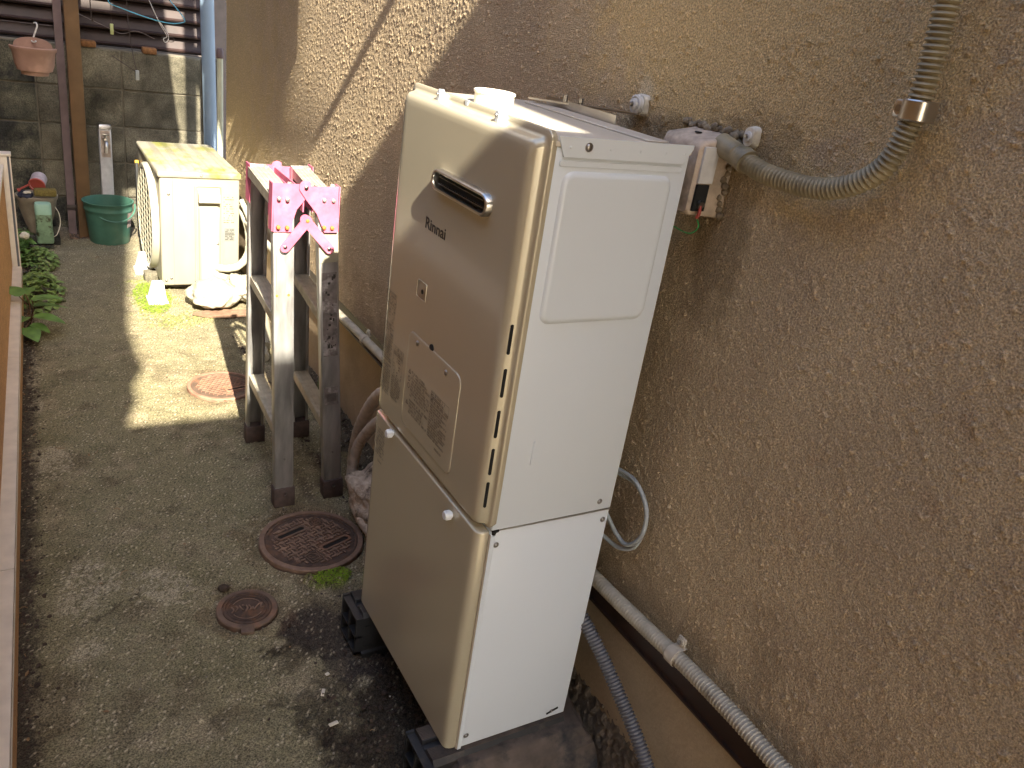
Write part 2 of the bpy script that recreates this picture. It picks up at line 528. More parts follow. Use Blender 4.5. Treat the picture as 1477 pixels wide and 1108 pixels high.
# worn pale patches near the left
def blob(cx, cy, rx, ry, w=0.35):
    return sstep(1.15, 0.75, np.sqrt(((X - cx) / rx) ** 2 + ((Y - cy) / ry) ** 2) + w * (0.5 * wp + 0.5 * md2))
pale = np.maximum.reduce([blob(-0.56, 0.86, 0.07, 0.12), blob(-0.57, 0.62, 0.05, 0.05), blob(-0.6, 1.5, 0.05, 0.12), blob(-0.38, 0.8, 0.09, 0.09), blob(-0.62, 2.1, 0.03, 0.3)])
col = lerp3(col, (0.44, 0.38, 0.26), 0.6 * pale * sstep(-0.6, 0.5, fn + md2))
# dark damp soil round the heater and along the house
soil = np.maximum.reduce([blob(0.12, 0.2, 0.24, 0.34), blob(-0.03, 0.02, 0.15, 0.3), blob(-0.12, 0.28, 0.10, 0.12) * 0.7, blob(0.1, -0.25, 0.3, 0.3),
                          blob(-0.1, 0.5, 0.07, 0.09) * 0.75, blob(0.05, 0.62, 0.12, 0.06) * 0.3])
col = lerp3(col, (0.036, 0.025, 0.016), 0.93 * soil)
H += soil * (0.003 * md2 + 0.0025 * fn)
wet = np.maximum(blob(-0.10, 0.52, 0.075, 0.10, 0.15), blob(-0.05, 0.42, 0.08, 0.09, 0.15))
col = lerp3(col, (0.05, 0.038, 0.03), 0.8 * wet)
# black crumbs of dirt by the small cover
crumb = np.maximum(blob(-0.20, 0.49, 0.05, 0.022), blob(-0.17, 0.46, 0.06, 0.05) * 0.6)
col = lerp3(col, (0.03, 0.022, 0.012), 0.85 * crumb * sstep(-0.9, 0.4, md2 + fn))
# earth gutter at the house foot and by the left kerb
gut = sstep(0.225, 0.27, X + 0.012 * md + 0.006 * fn) * sstep(2.62, 2.5, Y)
gut = np.maximum(gut, 0)
H -= 0.016 * gut
col = lerp3(col, (0.055, 0.038, 0.026), 0.8 * gut)
H += gut * 0.004 * md2
# gritty gutter strip between the ladder feet
tri = sstep(0.04, 0.07, X + 0.02 * md2) * sstep(0.215, 0.17, X) * sstep(1.0, 1.2, Y) * sstep(2.55, 2.5, Y)
rut = np.exp(-((X - (0.155 - 0.03 * (Y - 1.1))) / 0.022) ** 2) * sstep(1.0, 1.1, Y) * sstep(2.4, 2.2, Y)
rut2 = np.exp(-((X - (0.06 + 0.01 * (Y - 1.1))) / 0.016) ** 2) * sstep(1.0, 1.1, Y) * sstep(2.0, 1.7, Y)
rr_ = np.clip(rut + 0.7 * rut2, 0, 1)
col = lerp3(col, (0.065, 0.045, 0.032), 0.85 * rr_ * sstep(-0.8, 0.5, md2 + 0.5 * fn))
H -= 0.006 * rr_ * (1 + 0.5 * np.clip(fn, -1, 1))
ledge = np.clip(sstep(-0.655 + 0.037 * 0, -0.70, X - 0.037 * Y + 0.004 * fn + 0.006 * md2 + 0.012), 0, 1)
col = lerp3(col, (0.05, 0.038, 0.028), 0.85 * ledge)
# damp dark strip at foot of back wall, bare soil bed
bed = sstep(3.76, 3.80, Y + 0.01 * md2) * sstep(-0.40, -0.38, X) * sstep(-0.28, -0.30, X)
col = lerp3(col, (0.06, 0.035, 0.03), 0.9 * bed)
H -= 0.01 * bed
bed2 = sstep(3.72, 3.85, Y)
col = lerp3(col, (0.13, 0.10, 0.08), 0.5 * bed2)
# moss film
mossm = np.maximum.reduce([blob(-0.13, 2.86, 0.10, 0.26), blob(-0.07, 2.55, 0.12, 0.10) * 0.8, blob(0.0, 0.7, 0.055, 0.05), blob(-0.02, 2.55, 0.20, 0.05) * 0.35])
mm = mossm * sstep(-0.9, 0.3, fn + 0.6 * md2)
col = lerp3(col, (0.16, 0.19, 0.03), 0.8 * mm)
H += 0.004 * mm * (1 + 0.4 * fn)
# rust halo near covers
for cx, cy, r in ((-0.005, 0.88, 0.155), (-0.235, 0.655, 0.085), (-0.03, 1.88, 0.125)):
    d = np.sqrt((X - cx) ** 2 + (Y - cy) ** 2)
    h = sstep(r * 1.35, r * 0.98, d + 0.02 * md2)
    col = lerp3(col, (0.14, 0.08, 0.045), 0.35 * h)
    H -= 0.010 * sstep(r * 0.99, r * 0.95, d)
# pale grit speckles and dark pits
grit = spectral(ny, nx, cell, 0.006, 0.014, 9)
col = lerp3(col, (0.55, 0.47, 0.32), 0.7 * sstep(1.3, 2.4, grit) * (1 - 0.6 * soil))
col = lerp3(col, (0.03, 0.025, 0.02), 0.7 * sstep(-1.5, -2.5, grit))
H += 0.0012 * sstep(1.7, 2.6, grit)
def crack(pts, w, dep=0.6):
    global col, H
    d = np.full(X.shape, 9.0)
    for (xa, ya), (xb, yb) in zip(pts, pts[1:]):
        t = np.clip(((X - xa) * (xb - xa) + (Y - ya) * (yb - ya)) / ((xb - xa) ** 2 + (yb - ya) ** 2), 0, 1)
        d = np.minimum(d, np.hypot(X - xa - t * (xb - xa), Y - ya - t * (yb - ya)))
    k = sstep(w, w * 0.3, d + 0.003 * fn)
    col = lerp3(col, (0.035, 0.026, 0.018), dep * k)
    H -= 0.003 * k
crack([(-0.57, 0.72), (-0.53, 0.735), (-0.50, 0.765), (-0.46, 0.78), (-0.44, 0.81)], 0.006)
crack([(-0.36, 1.13), (-0.31, 1.12), (-0.27, 1.125)], 0.005, 0.4)
crack([(-0.62, 1.98), (-0.45, 2.02), (-0.34, 2.00), (-0.2, 2.03)], 0.005, 0.35)
col *= (0.86 * (1 + 0.10 * np.clip(grit, -2, 2)))[..., None]
col = np.clip(col, 0.01, 0.8)
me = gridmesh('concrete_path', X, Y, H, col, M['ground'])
o = bpy.data.objects.new('concrete_path', me)
COL.objects.link(o)
o['kind'] = 'structure'
# ground around and beyond, one sheet to the horizon, under the path
bm = B()
q = [(-150, 150), (-150, 150)]
vs = [bm.verts.new(p) for p in ((-150, -150, -0.03), (150, -150, -0.03), (150, 150, -0.03), (-150, 150, -0.03))]
bm.faces.new(vs)
g = solo('ground', bm, mat('far_ground', (0.22, 0.19, 0.14), 0.95, var=0.25, vscale=1.5, bump=0.4, bscale=40), None, None, (0, 0, 0), kind='structure')

# ================================================================== HOUSE WALL
hw = T('house_wall', 'brown sprayed-stucco house wall that the water heater stands against', 'wall', (0.33, 0, 0))
wy0, wy1, wz0, wz1, wc = -0.80, 3.5, 0.386, 1.62, 0.0027
n1, n2 = int((wz1 - wz0) / wc) + 1, int((wy1 - wy0) / wc) + 1
Yw, Zw = np.meshgrid(np.linspace(wy0, wy1, n2), np.linspace(wz0, wz1, n1))
a1 = spectral(n1, n2, wc, 0.0042, 0.011, 21)
a2 = spectral(n1, n2, wc, 0.012, 0.04, 22)
a3 = spectral(n1, n2, wc, 0.1, 0.8, 23, 1.2)
a4 = spectral(n1, n2, wc, 0.03, 0.3, 24, 1.0)
rg0 = np.random.default_rng(99)
imp = (rg0.random((n1, n2)) > 0.93) * rg0.gamma(1.5, 1.0, (n1, n2))
def lowpass(a, sig):
    ky = np.fft.fftfreq(n1, wc)[:, None]; kx = np.fft.rfftfreq(n2, wc)[None, :]
    return np.fft.irfft2(np.fft.rfft2(a) * np.exp(-2 * (np.pi * sig) ** 2 * (kx * kx + ky * ky)), s=(n1, n2))
dots = lowpass(imp, 0.0015)
dots = (dots - dots.mean()) / dots.std()
dens = sstep(-1.5, 1.5, a2 + a4)
Hh = (0.00034 + 0.00020 * sstep(1.3, 0.6, Yw)) * dots * (0.85 + 0.3 * dens) + 0.00016 * a1 + 0.0002 * a2
wcol = np.zeros(Yw.shape + (3,)) + np.array((0.50, 0.385, 0.245))
wcol = lerp3(wcol, (0.56, 0.43, 0.27), sstep(-0.8, 1.8, a3))
wcol = lerp3(wcol, (0.45, 0.335, 0.22), 0.35 * sstep(0.2, 2.0, -a3 + 0.4 * a4))
def wb(cy, cz, ry, rz, w=0.3):
    return sstep(1.2, 0.6, np.sqrt(((Yw - cy) / ry) ** 2 + ((Zw - cz) / rz) ** 2) + w * a4 * 0.5)
# golden glow of light painted round the box and conduit, grime streaks below box
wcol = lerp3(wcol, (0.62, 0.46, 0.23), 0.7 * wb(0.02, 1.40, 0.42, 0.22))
wcol = lerp3(wcol, (0.20, 0.145, 0.08), 0.55 * np.maximum.reduce([wb(-0.02, 1.24, 0.10, 0.07), wb(-0.02, 1.10, 0.06, 0.16), wb(0.16, 1.24, 0.12, 0.03)]))
wcol = lerp3(wcol, (0.52, 0.39, 0.20), 0.7 * sstep(2.1, 3.3, Yw + 0.2 * a4))
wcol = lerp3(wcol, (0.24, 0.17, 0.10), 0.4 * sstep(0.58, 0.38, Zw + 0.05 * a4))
wcol = lerp3(wcol, (0.30, 0.12, 0.05), 0.12 * sstep(1.6, 2.8, a4) * sstep(-0.1, -0.3, Yw))
wcol *= (1 + 0.10 * np.clip(dots, -1.2, 1.0))[..., None]
# lighter plaster ring at the old screw plate
wcol = lerp3(wcol, (0.65, 0.56, 0.40), 0.6 * wb(0.24, 1.29, 0.025, 0.03, 0.2))
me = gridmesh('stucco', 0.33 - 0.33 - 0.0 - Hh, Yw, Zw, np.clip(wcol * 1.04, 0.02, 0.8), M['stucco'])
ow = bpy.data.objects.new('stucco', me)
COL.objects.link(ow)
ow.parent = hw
bm = B()
box(bm, 0.333, 0.60, -3.2, 3.497, 0.391, 3.0)
box(bm, 0.333, 0.60, -3.2, 3.497, 3.0, 6.2)
up = P(hw, 'upper_storey', bm, M['ntan'], smooth=False)
bm = B(); box(bm, 0.30, 0.334, -3.2, -0.80, 0.33, 6.2); P(hw, 'stucco', bm, M['ntan'], smooth=False)
bm = B(); box(bm, 0.326, 0.334, -0.80, 3.5, 1.62, 6.2); P(hw, 'stucco', bm, M['ntan'], smooth=False)
bm = B(); box(bm, 0.331, 0.345, -3.2, 3.49, 0.318, 0.390); box(bm, 0.324, 0.331, -3.2, 3.49, 0.318, 0.323); P(hw, 'drip_flashing', bm, M['flash'], smooth=False)  # flashing, its dark strip standing in for shade under the stucco edge
bm = B(); box(bm, 0.345, 0.60, -3.2, 3.49, -0.2, 0.317); P(hw, 'foundation', bm, M['render'], smooth=False)
n_y, n_z = 330, 40
Yk, Zk = np.meshgrid(np.linspace(-0.9, 0.75, n_y), np.linspace(-0.02, 0.16, n_z))
kk = spectral(n_z, n_y, 0.005, 0.012, 0.05, 77)
kf = sstep(0.13, 0.02, Zk + 0.10 * (Yk < -9) - 0.04 * np.sin(Yk * 2.0) + 0.008 * kk)
me = gridmesh('rough_skirting', 0.352 - 0.036 * kf - 0.0010 * kk * kf - 0.33, Yk, Zk, None, M['skirt'])
osk = bpy.data.objects.new('rough_skirting', me); COL.objects.link(osk); osk.parent = hw

# ================================================================== BACK WALL OF BLOCKS
bw = T('block_wall', 'old stained concrete block wall closing the far end of the passage', 'wall', (0, 4.0, 0))
bm = B(); box(bm, -1.5, 0.42, 4.007, 4.10, -0.05, 0.925); P(bw, 'mortar', bm, M['mortar'], smooth=False)
zj = [-0.03, 0.165, 0.352, 0.542, 0.73, 0.925]
xj = [-1.27, -0.876, -0.482, -0.088, 0.306, 0.42]
for i in range(5):
    for j in range(5):
        bm = B()
        yy = 4.0 + random.uniform(-0.0025, 0.0025)
        box(bm, xj[j] + 0.004, xj[j + 1] - 0.004, yy, 4.06, zj[i] + 0.004, zj[i + 1] - 0.004, 0.003, 1)
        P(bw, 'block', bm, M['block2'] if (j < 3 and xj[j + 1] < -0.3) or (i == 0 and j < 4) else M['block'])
# brown horizontal cladding above
cl = T('cladding', 'dark brown ribbed metal cladding rising above the block wall', 'cladding', (0, 4.1, 0.93))
bm = B(); box(bm, -2.2, 0.36, 4.125, 4.16, 0.93, 3.4); P(cl, 'backing_sheet', bm, M['void'], smooth=False)
for i in range(33):
    z = 0.935 + i * 0.0745
    bm = B()
    x1 = 0.33
    prof = [(4.118, z), (4.075, z + 0.004), (4.070, z + 0.012), (4.085, z + 0.02), (4.108, z + 0.068), (4.118, z + 0.0735)]
    loft(bm, [(-2.2, prof), (x1, prof)], 'X')
    P(cl, 'siding_board', bm, M['siding'], smooth=False)
for i, (px, dz) in enumerate(((-0.235, 0.0), (0.05, -0.004))):
    bm = B(); box(bm, px - 0.035, px + 0.035, 3.99, 4.05, 0.925 + dz, 0.957 + dz, 0.008)
    solo('spacer_brick', bm, M['brick'], ['small rusty orange brick on the wall top right of the brown post', 'small dark brown brick on the wall top nearer the blue downpipe'][i], 'brick', (px, 4.02, 0.925), group='spacer bricks on the block wall')

# posts
bm = B(); box(bm, -0.345, -0.281, 3.83, 3.89, -0.02, 2.6, 0.004)
solo('steel_post', bm, M['brownpost'], 'square ochre-brown steel post in front of the block wall', 'post', (-0.313, 3.86, 0))
t = T('angle_post', 'thin purple-grey angle post just left of the brown steel post', 'post', (-0.37, 3.9, 0))
bm = B(); box(bm, -0.388, -0.353, 3.885, 3.890, -0.02, 2.6); box(bm, -0.388, -0.383, 3.890, 3.92, -0.02, 2.6); P(t, 'angle_bar', bm, M['purplepost'], smooth=False)
bm = B(); box(bm, -0.395, -0.335, 3.878, 3.884, 0.125, 0.15, 0.002); box(bm, -0.348, -0.34, 3.86, 3.89, 0.12, 0.155, 0.002); P(t, 'clamp', bm, M['darkwire'])
# downpipe
t = T('downpipe', 'blue-grey plastic downpipe standing at the house corner', 'pipe', (0.335, 3.83, 0))
bm = B(); tube(bm, [(0.325, 3.83, -0.02), (0.318, 3.83, 0.6), (0.305, 3.83, 1.2), (0.28, 3.83, 2.6)], 0.034, 24); P(t, 'pipe', bm, M['bluepipe'])
t = T('vent_pipe', 'slim ivory capped pipe between the downpipe and the stucco corner', 'pipe', (0.34, 3.7, 0))
bm = B(); tube(bm, [(0.345, 3.7, -0.02), (0.341, 3.7, 0.975)], 0.0155, 18); P(t, 'pipe', bm, M['ivorypipe'])
bm = B(); lathe(bm, [(0.0175, 0.965), (0.0185, 0.97), (0.0175, 1.0), (0.012, 1.012), (0, 1.014)], (0.341, 3.7, 0), 18); P(t, 'cap', bm, M['purplepost'])
# dark neighbouring building behind the gap
bm = B(); box(bm, -2.5, 2.5, 4.9, 7, -0.05, 5.0)
solo('rear_building', bm, M['roofdark'], 'dark building side seen in the slit past the house corner', 'building', (0, 5, 0), smooth=False)

# ================================================================== NEIGHBOUR LOW WALL (left)
lw = T('low_wall', 'ochre stucco low wall with cream sill along the left edge', 'wall', (-0.7, 1.2, 0))
def lx(y, off=0):            # foot line of the wall on the ground
    return -0.722 + 0.0335 * y + off
def wallslab(bm, y0, y1, o0, o1, z0, z1):
    pts = []
    vs = [bm.verts.new(p) for p in ((lx(y0, o0), y0, z0), (lx(y0, o1), y0, z0), (lx(y1, o1), y1, z0), (lx(y1, o0), y1, z0),
                                    (lx(y0, o0), y0, z1), (lx(y0, o1), y0, z1), (lx(y1, o1), y1, z1), (lx(y1, o0), y1, z1))]
    for f in ((0, 1, 2, 3), (4, 5, 6, 7), (0, 1, 5, 4), (1, 2, 6, 5), (2, 3, 7, 6), (3, 0, 4, 7)):
        bm.faces.new([vs[i] for i in f])
bm = B(); wallslab(bm, -1.6, 3.02, -0.06, 0.0, -0.03, 0.094); P(lw, 'base', bm, M['tan'], smooth=False)
for a, b in ((-1.6, 0.83), (0.833, 2.02), (2.023, 3.0)):
    bm = B(); wallslab(bm, a, b, -0.034, -0.001, 0.094, 0.104); wallslab(bm, a, b, -0.003, 0.001, 0.08, 0.094); P(lw, 'sill', bm, M['cream'], smooth=False)
bm = B(); wallslab(bm, -1.6, 3.0, -0.2, -0.034, 0.094, 0.52); P(lw, 'stucco_panel', bm, M['tan'], smooth=False)
bm = B(); wallslab(bm, -1.6, 3.0, -0.21, -0.028, 0.52, 0.535); P(lw, 'cap', bm, M['cream'], smooth=False)
fp = T('corner_post', 'cream grooved aluminium post ending the low wall at left', 'post', (-0.64, 3.04, 0))
bm = B(); box(bm, -0.662, -0.636, 3.01, 3.06, -0.02, 0.566, 0.002); P(fp, 'post_face', bm, M['cream'])
bm = B(); box(bm, -0.636, -0.628, 3.015, 3.055, -0.02, 0.560); P(fp, 'groove', bm, M['slotgrey'], smooth=False)
bm = B(); box(bm, -0.628, -0.623, 3.01, 3.06, -0.02, 0.566, 0.001); P(fp, 'edge_strip', bm, M['cream'])
bm = B(); box(bm, -0.70, -0.620, 3.005, 3.065, 0.566, 0.576, 0.002); P(fp, 'cap', bm, M['cream'])

# ================================================================== NEIGHBOUR HOUSE, then unseen blockers added to shape the sunlight
nb = T('neighbour_house', 'tan rendered neighbouring house opposite, out of view on the left', 'house', (-1.9, 1, 0))
bm = B(); box(bm, -3.2, -1.75, -1.9, 4.0, -0.05, 3.0); P(nb, 'wall', bm, M['ntan'], smooth=False)
bm = B(); box(bm, -3.3, -1.65, -2.0, 4.1, 3.0, 3.08); P(nb, 'roof', bm, M['roofdark'], smooth=False)
# added unseen block whose edge cuts the light on the left
bm = B(); prism(bm, [(-3.2, -2.5), (-0.865, -2.5), (-1.3, -5.0), (-3.2, -5.0)], 'Z', -0.05, 6.4)
prism(bm, [(-0.90, 3.3), (-0.862, 3.35), (-0.838, 3.48), (-0.850, 3.56), (-0.815, 3.68), (-0.835, 3.78), (-0.862, 3.98), (-0.90, 4.0)], 'Y', -2.51, -2.495)
solo('south_house', bm, M['ntan'], 'tan house corner behind the viewpoint on the left', 'house', (-2, -3.5, 0), smooth=False)

def uc(u, c, y=-2.5):        # position at depth y of something whose shadow has sun coordinates u, c
    return (u + 0.12 * y, c - 0.8 * y)
rs = T('lean_to_roof', 'dark lean-to roof across the passage behind the viewpoint', 'roof', (0, -2.6, 3))  # unseen slope added to shade the near scene
bm = B()
zt = 1.322 + 2.0
vs = []
for x, y, z in ((-1.0, -2.505, zt), (0.30, -2.505, zt), (0.30, -3.3, 1.75), (-1.3, -3.3, 1.75)):
    vs.append((x, y, z))
top = [bm.verts.new(v) for v in vs]
bot = [bm.verts.new((x, y, z - 0.05)) for x, y, z in vs]
bm.faces.new(top); bm.faces.new(bot)
for i in range(4):
    bm.faces.new((top[i], top[(i + 1) % 4], bot[(i + 1) % 4], bot[i]))
P(rs, 'roof_sheet', bm, M['roofdark'], smooth=False)
bm = B(); x0, _ = uc(0.11, 0); box(bm, x0, 0.30, -2.55, -2.5, zt - 0.05, 2.122 + 2.0); P(rs, 'parapet', bm, M['ntan'], smooth=False)  # added step that shades the wall right of the light band
bc = T('balcony', 'balcony with hanging louvre screens above the lean-to', 'balcony', (0, -2.6, 6.6))  # unseen slab added to hold the blocker below
bm = B(); box(bm, -0.90, 0.30, -2.56, -2.46, 6.5, 6.62); P(bc, 'slab', bm, M['ntan'], smooth=False)
# added unseen blocker, outline cut from the shade on the wall
L = []
edge = [(0.066, 2.49), (-0.029, 2.94), (-0.086, 3.34), (-0.088, 3.9), (-0.09, 4.55)]
def eu(c):
    for (u0, c0), (u1, c1) in zip(edge, edge[1:]):
        if c0 <= c <= c1:
            return u0 + (u1 - u0) * (c - c0) / (c1 - c0)
    return edge[-1][0]
poly = []
c = 2.491
while c < 2.98:
    poly.append(uc(eu(c) + 0.004, c)); c += 0.05
poly.append(uc(0.0, 3.1))
poly.append(uc(-0.07, 4.55))
poly += [uc(0.045, 4.55), uc(0.052, 2.85), uc(0.085, 2.56), uc(0.09, 2.515)]
bm = B(); prism(bm, poly, 'Y', -2.52, -2.5); P(bc, 'louvre_screen', bm, M['siding'], smooth=False)
fr_ = T('laundry_rack', 'overhead laundry rack with hanging boards across the passage above the view', 'frame', (-0.4, 2.0, 3.1))  # rack added above the view to shape the light on the blocks
bm = B(); box(bm, -1.66, 0.325, 1.98, 2.03, 3.06, 3.12); P(fr_, 'crossbeam', bm, M['alu'], smooth=False)
poly = [uc(-0.6, 3.42, 2.0), uc(-0.43, 3.42, 2.0), uc(-0.285, 3.70, 2.0), uc(-0.333, 4.1, 2.0), uc(-0.36, 4.66, 2.0), uc(-0.6, 4.66, 2.0)]
bm = B(); prism(bm, poly, 'Y', 1.99, 2.01); P(fr_, 'hanging_board', bm, M['siding'], smooth=False)
for u0, u1, c0 in ((-0.257, -0.199, 3.5), (-0.178, -0.122, 3.36)):
    a, b_ = uc(u0, c0, 2.0), uc(u1, 4.66, 2.0)
    bm = B(); box(bm, a[0], b_[0], 1.985, 2.01, a[1], b_[1]); P(fr_, 'hanging_strip', bm, M['siding'], smooth=False)
poly = []
c = 2.955
Yn = 1.9
while c < 3.42:
    poly.append(uc(eu(c) - 0.004, c, Yn)); poly.append(uc(eu(c + 0.05) + 0.016, c + 0.022, Yn)); c += 0.082
poly = poly + [uc(-0.096, 3.5, Yn)] + [(-0.02, 4.25 - 1.52), (0.334, 4.25 - 1.52), (0.334, 3.75 - 1.52), (0.281, 3.70 - 1.52), (0.281, 2.97 - 1.52)]
poly = [(a if abs(b - 99) else a, b) for a, b in poly]
bm = B(); prism(bm, poly, 'Y', Yn, Yn + 0.004)  # sheet added out of view to cast the toothed shade on the wall
solo('corrugated_screen', bm, M['siding'], 'dark saw-edged sheet hung from the house wall just above the view', 'screen', (0.2, Yn, 1.6), smooth=False)
bm = B(); y_ = -0.55; bar(bm, (0.335, y_, 2.507 + 0.44), (0.024, y_, 2.507 + 0.44), 0.026, 0.026)  # unseen bar added to cast the thin shadow line on the wall
solo('pole_bracket', bm, M['alu'], 'laundry pole arm fixed high on the stucco wall above the viewpoint', 'bracket', (0.33, y_, 2.95))

# ================================================================== WATER HEATER
ht = T('water_heater', 'tall champagne-coloured gas water heater cabinet with slotted front cover', 'water heater', (0.12, 0.235, 0.12))
# upper body and lower body
bm = B(); box(bm, 0.004, 0.2456, 0.002, 0.468, 0.611, 1.2285, 0.002, 2); P(ht, 'upper_case', bm, M['champside'])
bm = B(); box(bm, 0.004, 0.2450, 0.003, 0.467, 0.121, 0.608, 0.0015, 2); 
P(ht, 'lower_case', bm, M['champside'])
# embossed side panel (upper case, facing the viewer)
bm = B()
def ring(ins, r): return rrect(0.026 + ins, 0.222 - ins, 0.972 + ins, 1.198 - ins, r)
loft(bm, [(0.003, ring(0, 0.018)), (0.0012, ring(0.0008, 0.018)), (-0.0012, ring(0.004, 0.016)), (-0.0024, ring(0.0065, 0.014)), (-0.0026, ring(0.009, 0.012)), (-0.00262, ring(0.014, 0.01))], 'Y', False, True)
P(ht, 'embossed_panel', bm, M['champside'], angle=60)
bm = B(); loft(bm, [(0.003, rrect(0.017, 0.236, 1.203, 1.2125, 0.004)), (0.0005, rrect(0.018, 0.235, 1.204, 1.2115, 0.0035))], 'Y', False, True); P(ht, 'pressed_rib', bm, M['champside'])
bm = B(); loft(bm, [(0.003, rrect(0.0555, 0.0605, 0.727, 0.772, 0.0024)), (0.0005, rrect(0.0562, 0.0598, 0.728, 0.771, 0.0018))], 'Y', False, True); P(ht, 'pressed_rib', bm, M['champside'])
# top lid with folded lip
bm = B()
box(bm, 0.006, 0.2475, 0.0008, 0.470, 1.2290, 1.2370, 0.0015, 2)
P(ht, 'top_lid', bm, M['lidcream'])
bm = B(); prism(bm, [(0.009, 1.2440), (0.0475 + 0.2, 1.2440), (0.2475, 1.2385), (0.232, 1.2165), (0.0215, 1.2165)], 'Y', -0.0016, 0.0006)
P(ht, 'lid_lip', bm, M['champside'], smooth=False)
for x in (0.030, 0.098, 0.150, 0.196, 0.232):
    bm = B(); lathe(bm, [(0.0022, -0.0015), (0.0014, -0.0022), (0, -0.0025)], (x, 0, 1.2300), 10, 'Y'); P(ht, 'dimple', bm, M['champside'])
screw(ht, (0.060, -0.0015, 1.2345 - 0.003), '-Y', 0.0052)
# front cover: flange, wall, rolled edge
bm = B()
y0, y1, z0, z1 = 0.0, 0.470, 0.613, 1.2495
def fr(ins, r, dz=0.0): return rrect(y0 + ins, y1 - ins, z0 + ins * 0.5, z1 - ins - dz, max(r, 0.001), 8)
loft(bm, [(0.010, fr(0.0015, 0.014)), (0.0035, fr(0.0, 0.015)), (0.0005, fr(0.0, 0.015)), (-0.0008, fr(0.0012, 0.014)), (-0.0012, fr(0.006, 0.012, 0.001)),
          (-0.0022, fr(0.0085, 0.012, 0.002)), (-0.0060, fr(0.010, 0.012, 0.003)), (-0.0140, fr(0.0120, 0.012, 0.003)), (-0.0185, fr(0.0150, 0.012, 0.003)), (-0.0212, fr(0.0190, 0.014, 0.003)),
          (-0.0222, fr(0.0245, 0.016, 0.003)), (-0.0225, fr(0.0320, 0.016, 0.003))], 'X', True, True)
cov = P(ht, 'front_cover', bm, M['champ'], angle=75)
FX = -0.0226
# side slots of the cover
for zc in (0.947, 0.876, 0.806, 0.739, 0.678):
    bm = B()
    n_ = 0.024
    ringpts = rrect(-0.0138, -0.0082, zc - n_, zc + n_, 0.0027, 4)
    loft(bm, [(0.0128, ringpts), (0.0108, ringpts), (0.0106, [(a * 1 if True else 0, b) for a, b in ringpts])], 'Y', True, True)
    P(cov, 'vent_slot', bm, M['void'], smooth=False)
# flange tabs at the top
for y in (0.343, 0.140):
    bm = B(); prism(bm, [(y + 0.006, 1.2495), (y + 0.004, 1.236), (y - 0.004, 1.236), (y - 0.006, 1.2495), (y, 1.2535)], 'X', -0.010, -0.001); P(cov, 'top_tab', bm, M['champside'])
    screw(cov, (-0.0105, y, 1.246), '-X', 0.0022)
bm = B(); prism(bm, [(0.262, 1.2500), (0.250, 1.2500), (0.252, 1.2425), (0.256, 1.2405), (0.260, 1.2425)], 'X', -0.0018, 0.0006); P(cov, 'notch', bm, M['champside'])
# exhaust outlet: stadium bezel
def st(i, e=0.0): return rrect(0.0955 + i, 0.2885 - i, 1.1035 + i, 1.1395 - i, 0.0179 - i, 8)
bm = B()
loft(bm, [(FX + 0.001, st(0)), (FX - 0.008, st(0.0004)), (FX - 0.0115, st(0.0022)), (FX - 0.0118, st(0.0035)), (FX - 0.0105, st(0.0055)), (FX - 0.003, st(0.0062)), (FX - 0.0008, st(0.0064))], 'X', False, False)
bz = P(ht, 'exhaust_bezel', bm, M['chrome'], angle=50)
bm = B(); loft(bm, [(FX - 0.0004, st(0.005)), (FX - 0.0012, st(0.0055))], 'X'); P(bz, 'exhaust_opening', bm, M['void'], smooth=False)
for z in (1.116, 1.127):
    bm = B(); box(bm, FX - 0.006, FX - 0.001, 0.115, 0.27, z - 0.0006, z + 0.0006); P(bz, 'exhaust_fin', bm, M['screw'], smooth=False)
# inspection window
bm = B()
def sq(i): return rrect(0.2835 + i, 0.3235 - i, 0.905 + i, 0.938 - i, 0.002)
loft(bm, [(FX + 0.0005, sq(0)), (FX - 0.0009, sq(0.0003)), (FX - 0.0009, sq(0.0016)), (FX + 0.0002, sq(0.0020))], 'X', False, False); P(ht, 'window_frame', bm, M['champ'])
bm = B(); loft(bm, [(FX - 0.0001, sq(0.0018)), (FX - 0.0003, sq(0.002))], 'X'); iw = P(ht, 'inspection_window', bm, M['chrome'])
bm = B(); lathe(bm, [(0.0045, FX - 0.0002), (0.004, FX - 0.0012), (0, FX - 0.0013)], (0, 0.299, 0.9205), 16, 'X'); P(iw, 'peep_hole', bm, M['void'])
# access panel: rounded rectangle with bright thin edge
bm = B()
def ap(i, r): return rrect(0.119 + i, 0.3345 - i, 0.648 + i, 0.838 - i, r)
loft(bm, [(FX + 0.0003, ap(-0.0006, 0.019)), (FX - 0.0002, ap(-0.0004, 0.0188)), (FX - 0.0002, ap(0.0004, 0.018)), (FX + 0.0004, ap(0.0006, 0.018))], 'X', False, False); P(ht, 'panel_gap', bm, M['gap'])
bm = B()
loft(bm, [(FX, ap(0.0006, 0.018)), (FX - 0.0014, ap(0.0009, 0.018)), (FX - 0.0017, ap(0.0020, 0.017)), (FX - 0.0018, ap(0.0060, 0.014))], 'X', False, True); pan = P(ht, 'access_panel', bm, M['champ'], angle=60)
PX = FX - 0.0019
for y, z in ((0.2935, 0.8265), (0.1735, 0.8225)):
    screw(pan, (PX, y, z), '-X', 0.0042)
bm = B(); lathe(bm, [(0.008, FX + 0.0006), (0.0075, FX - 0.0016), (0, FX - 0.0018)], (0, 0.239, 0.8385), 14, 'X'); P(ht, 'finger_notch', bm, M['void'])
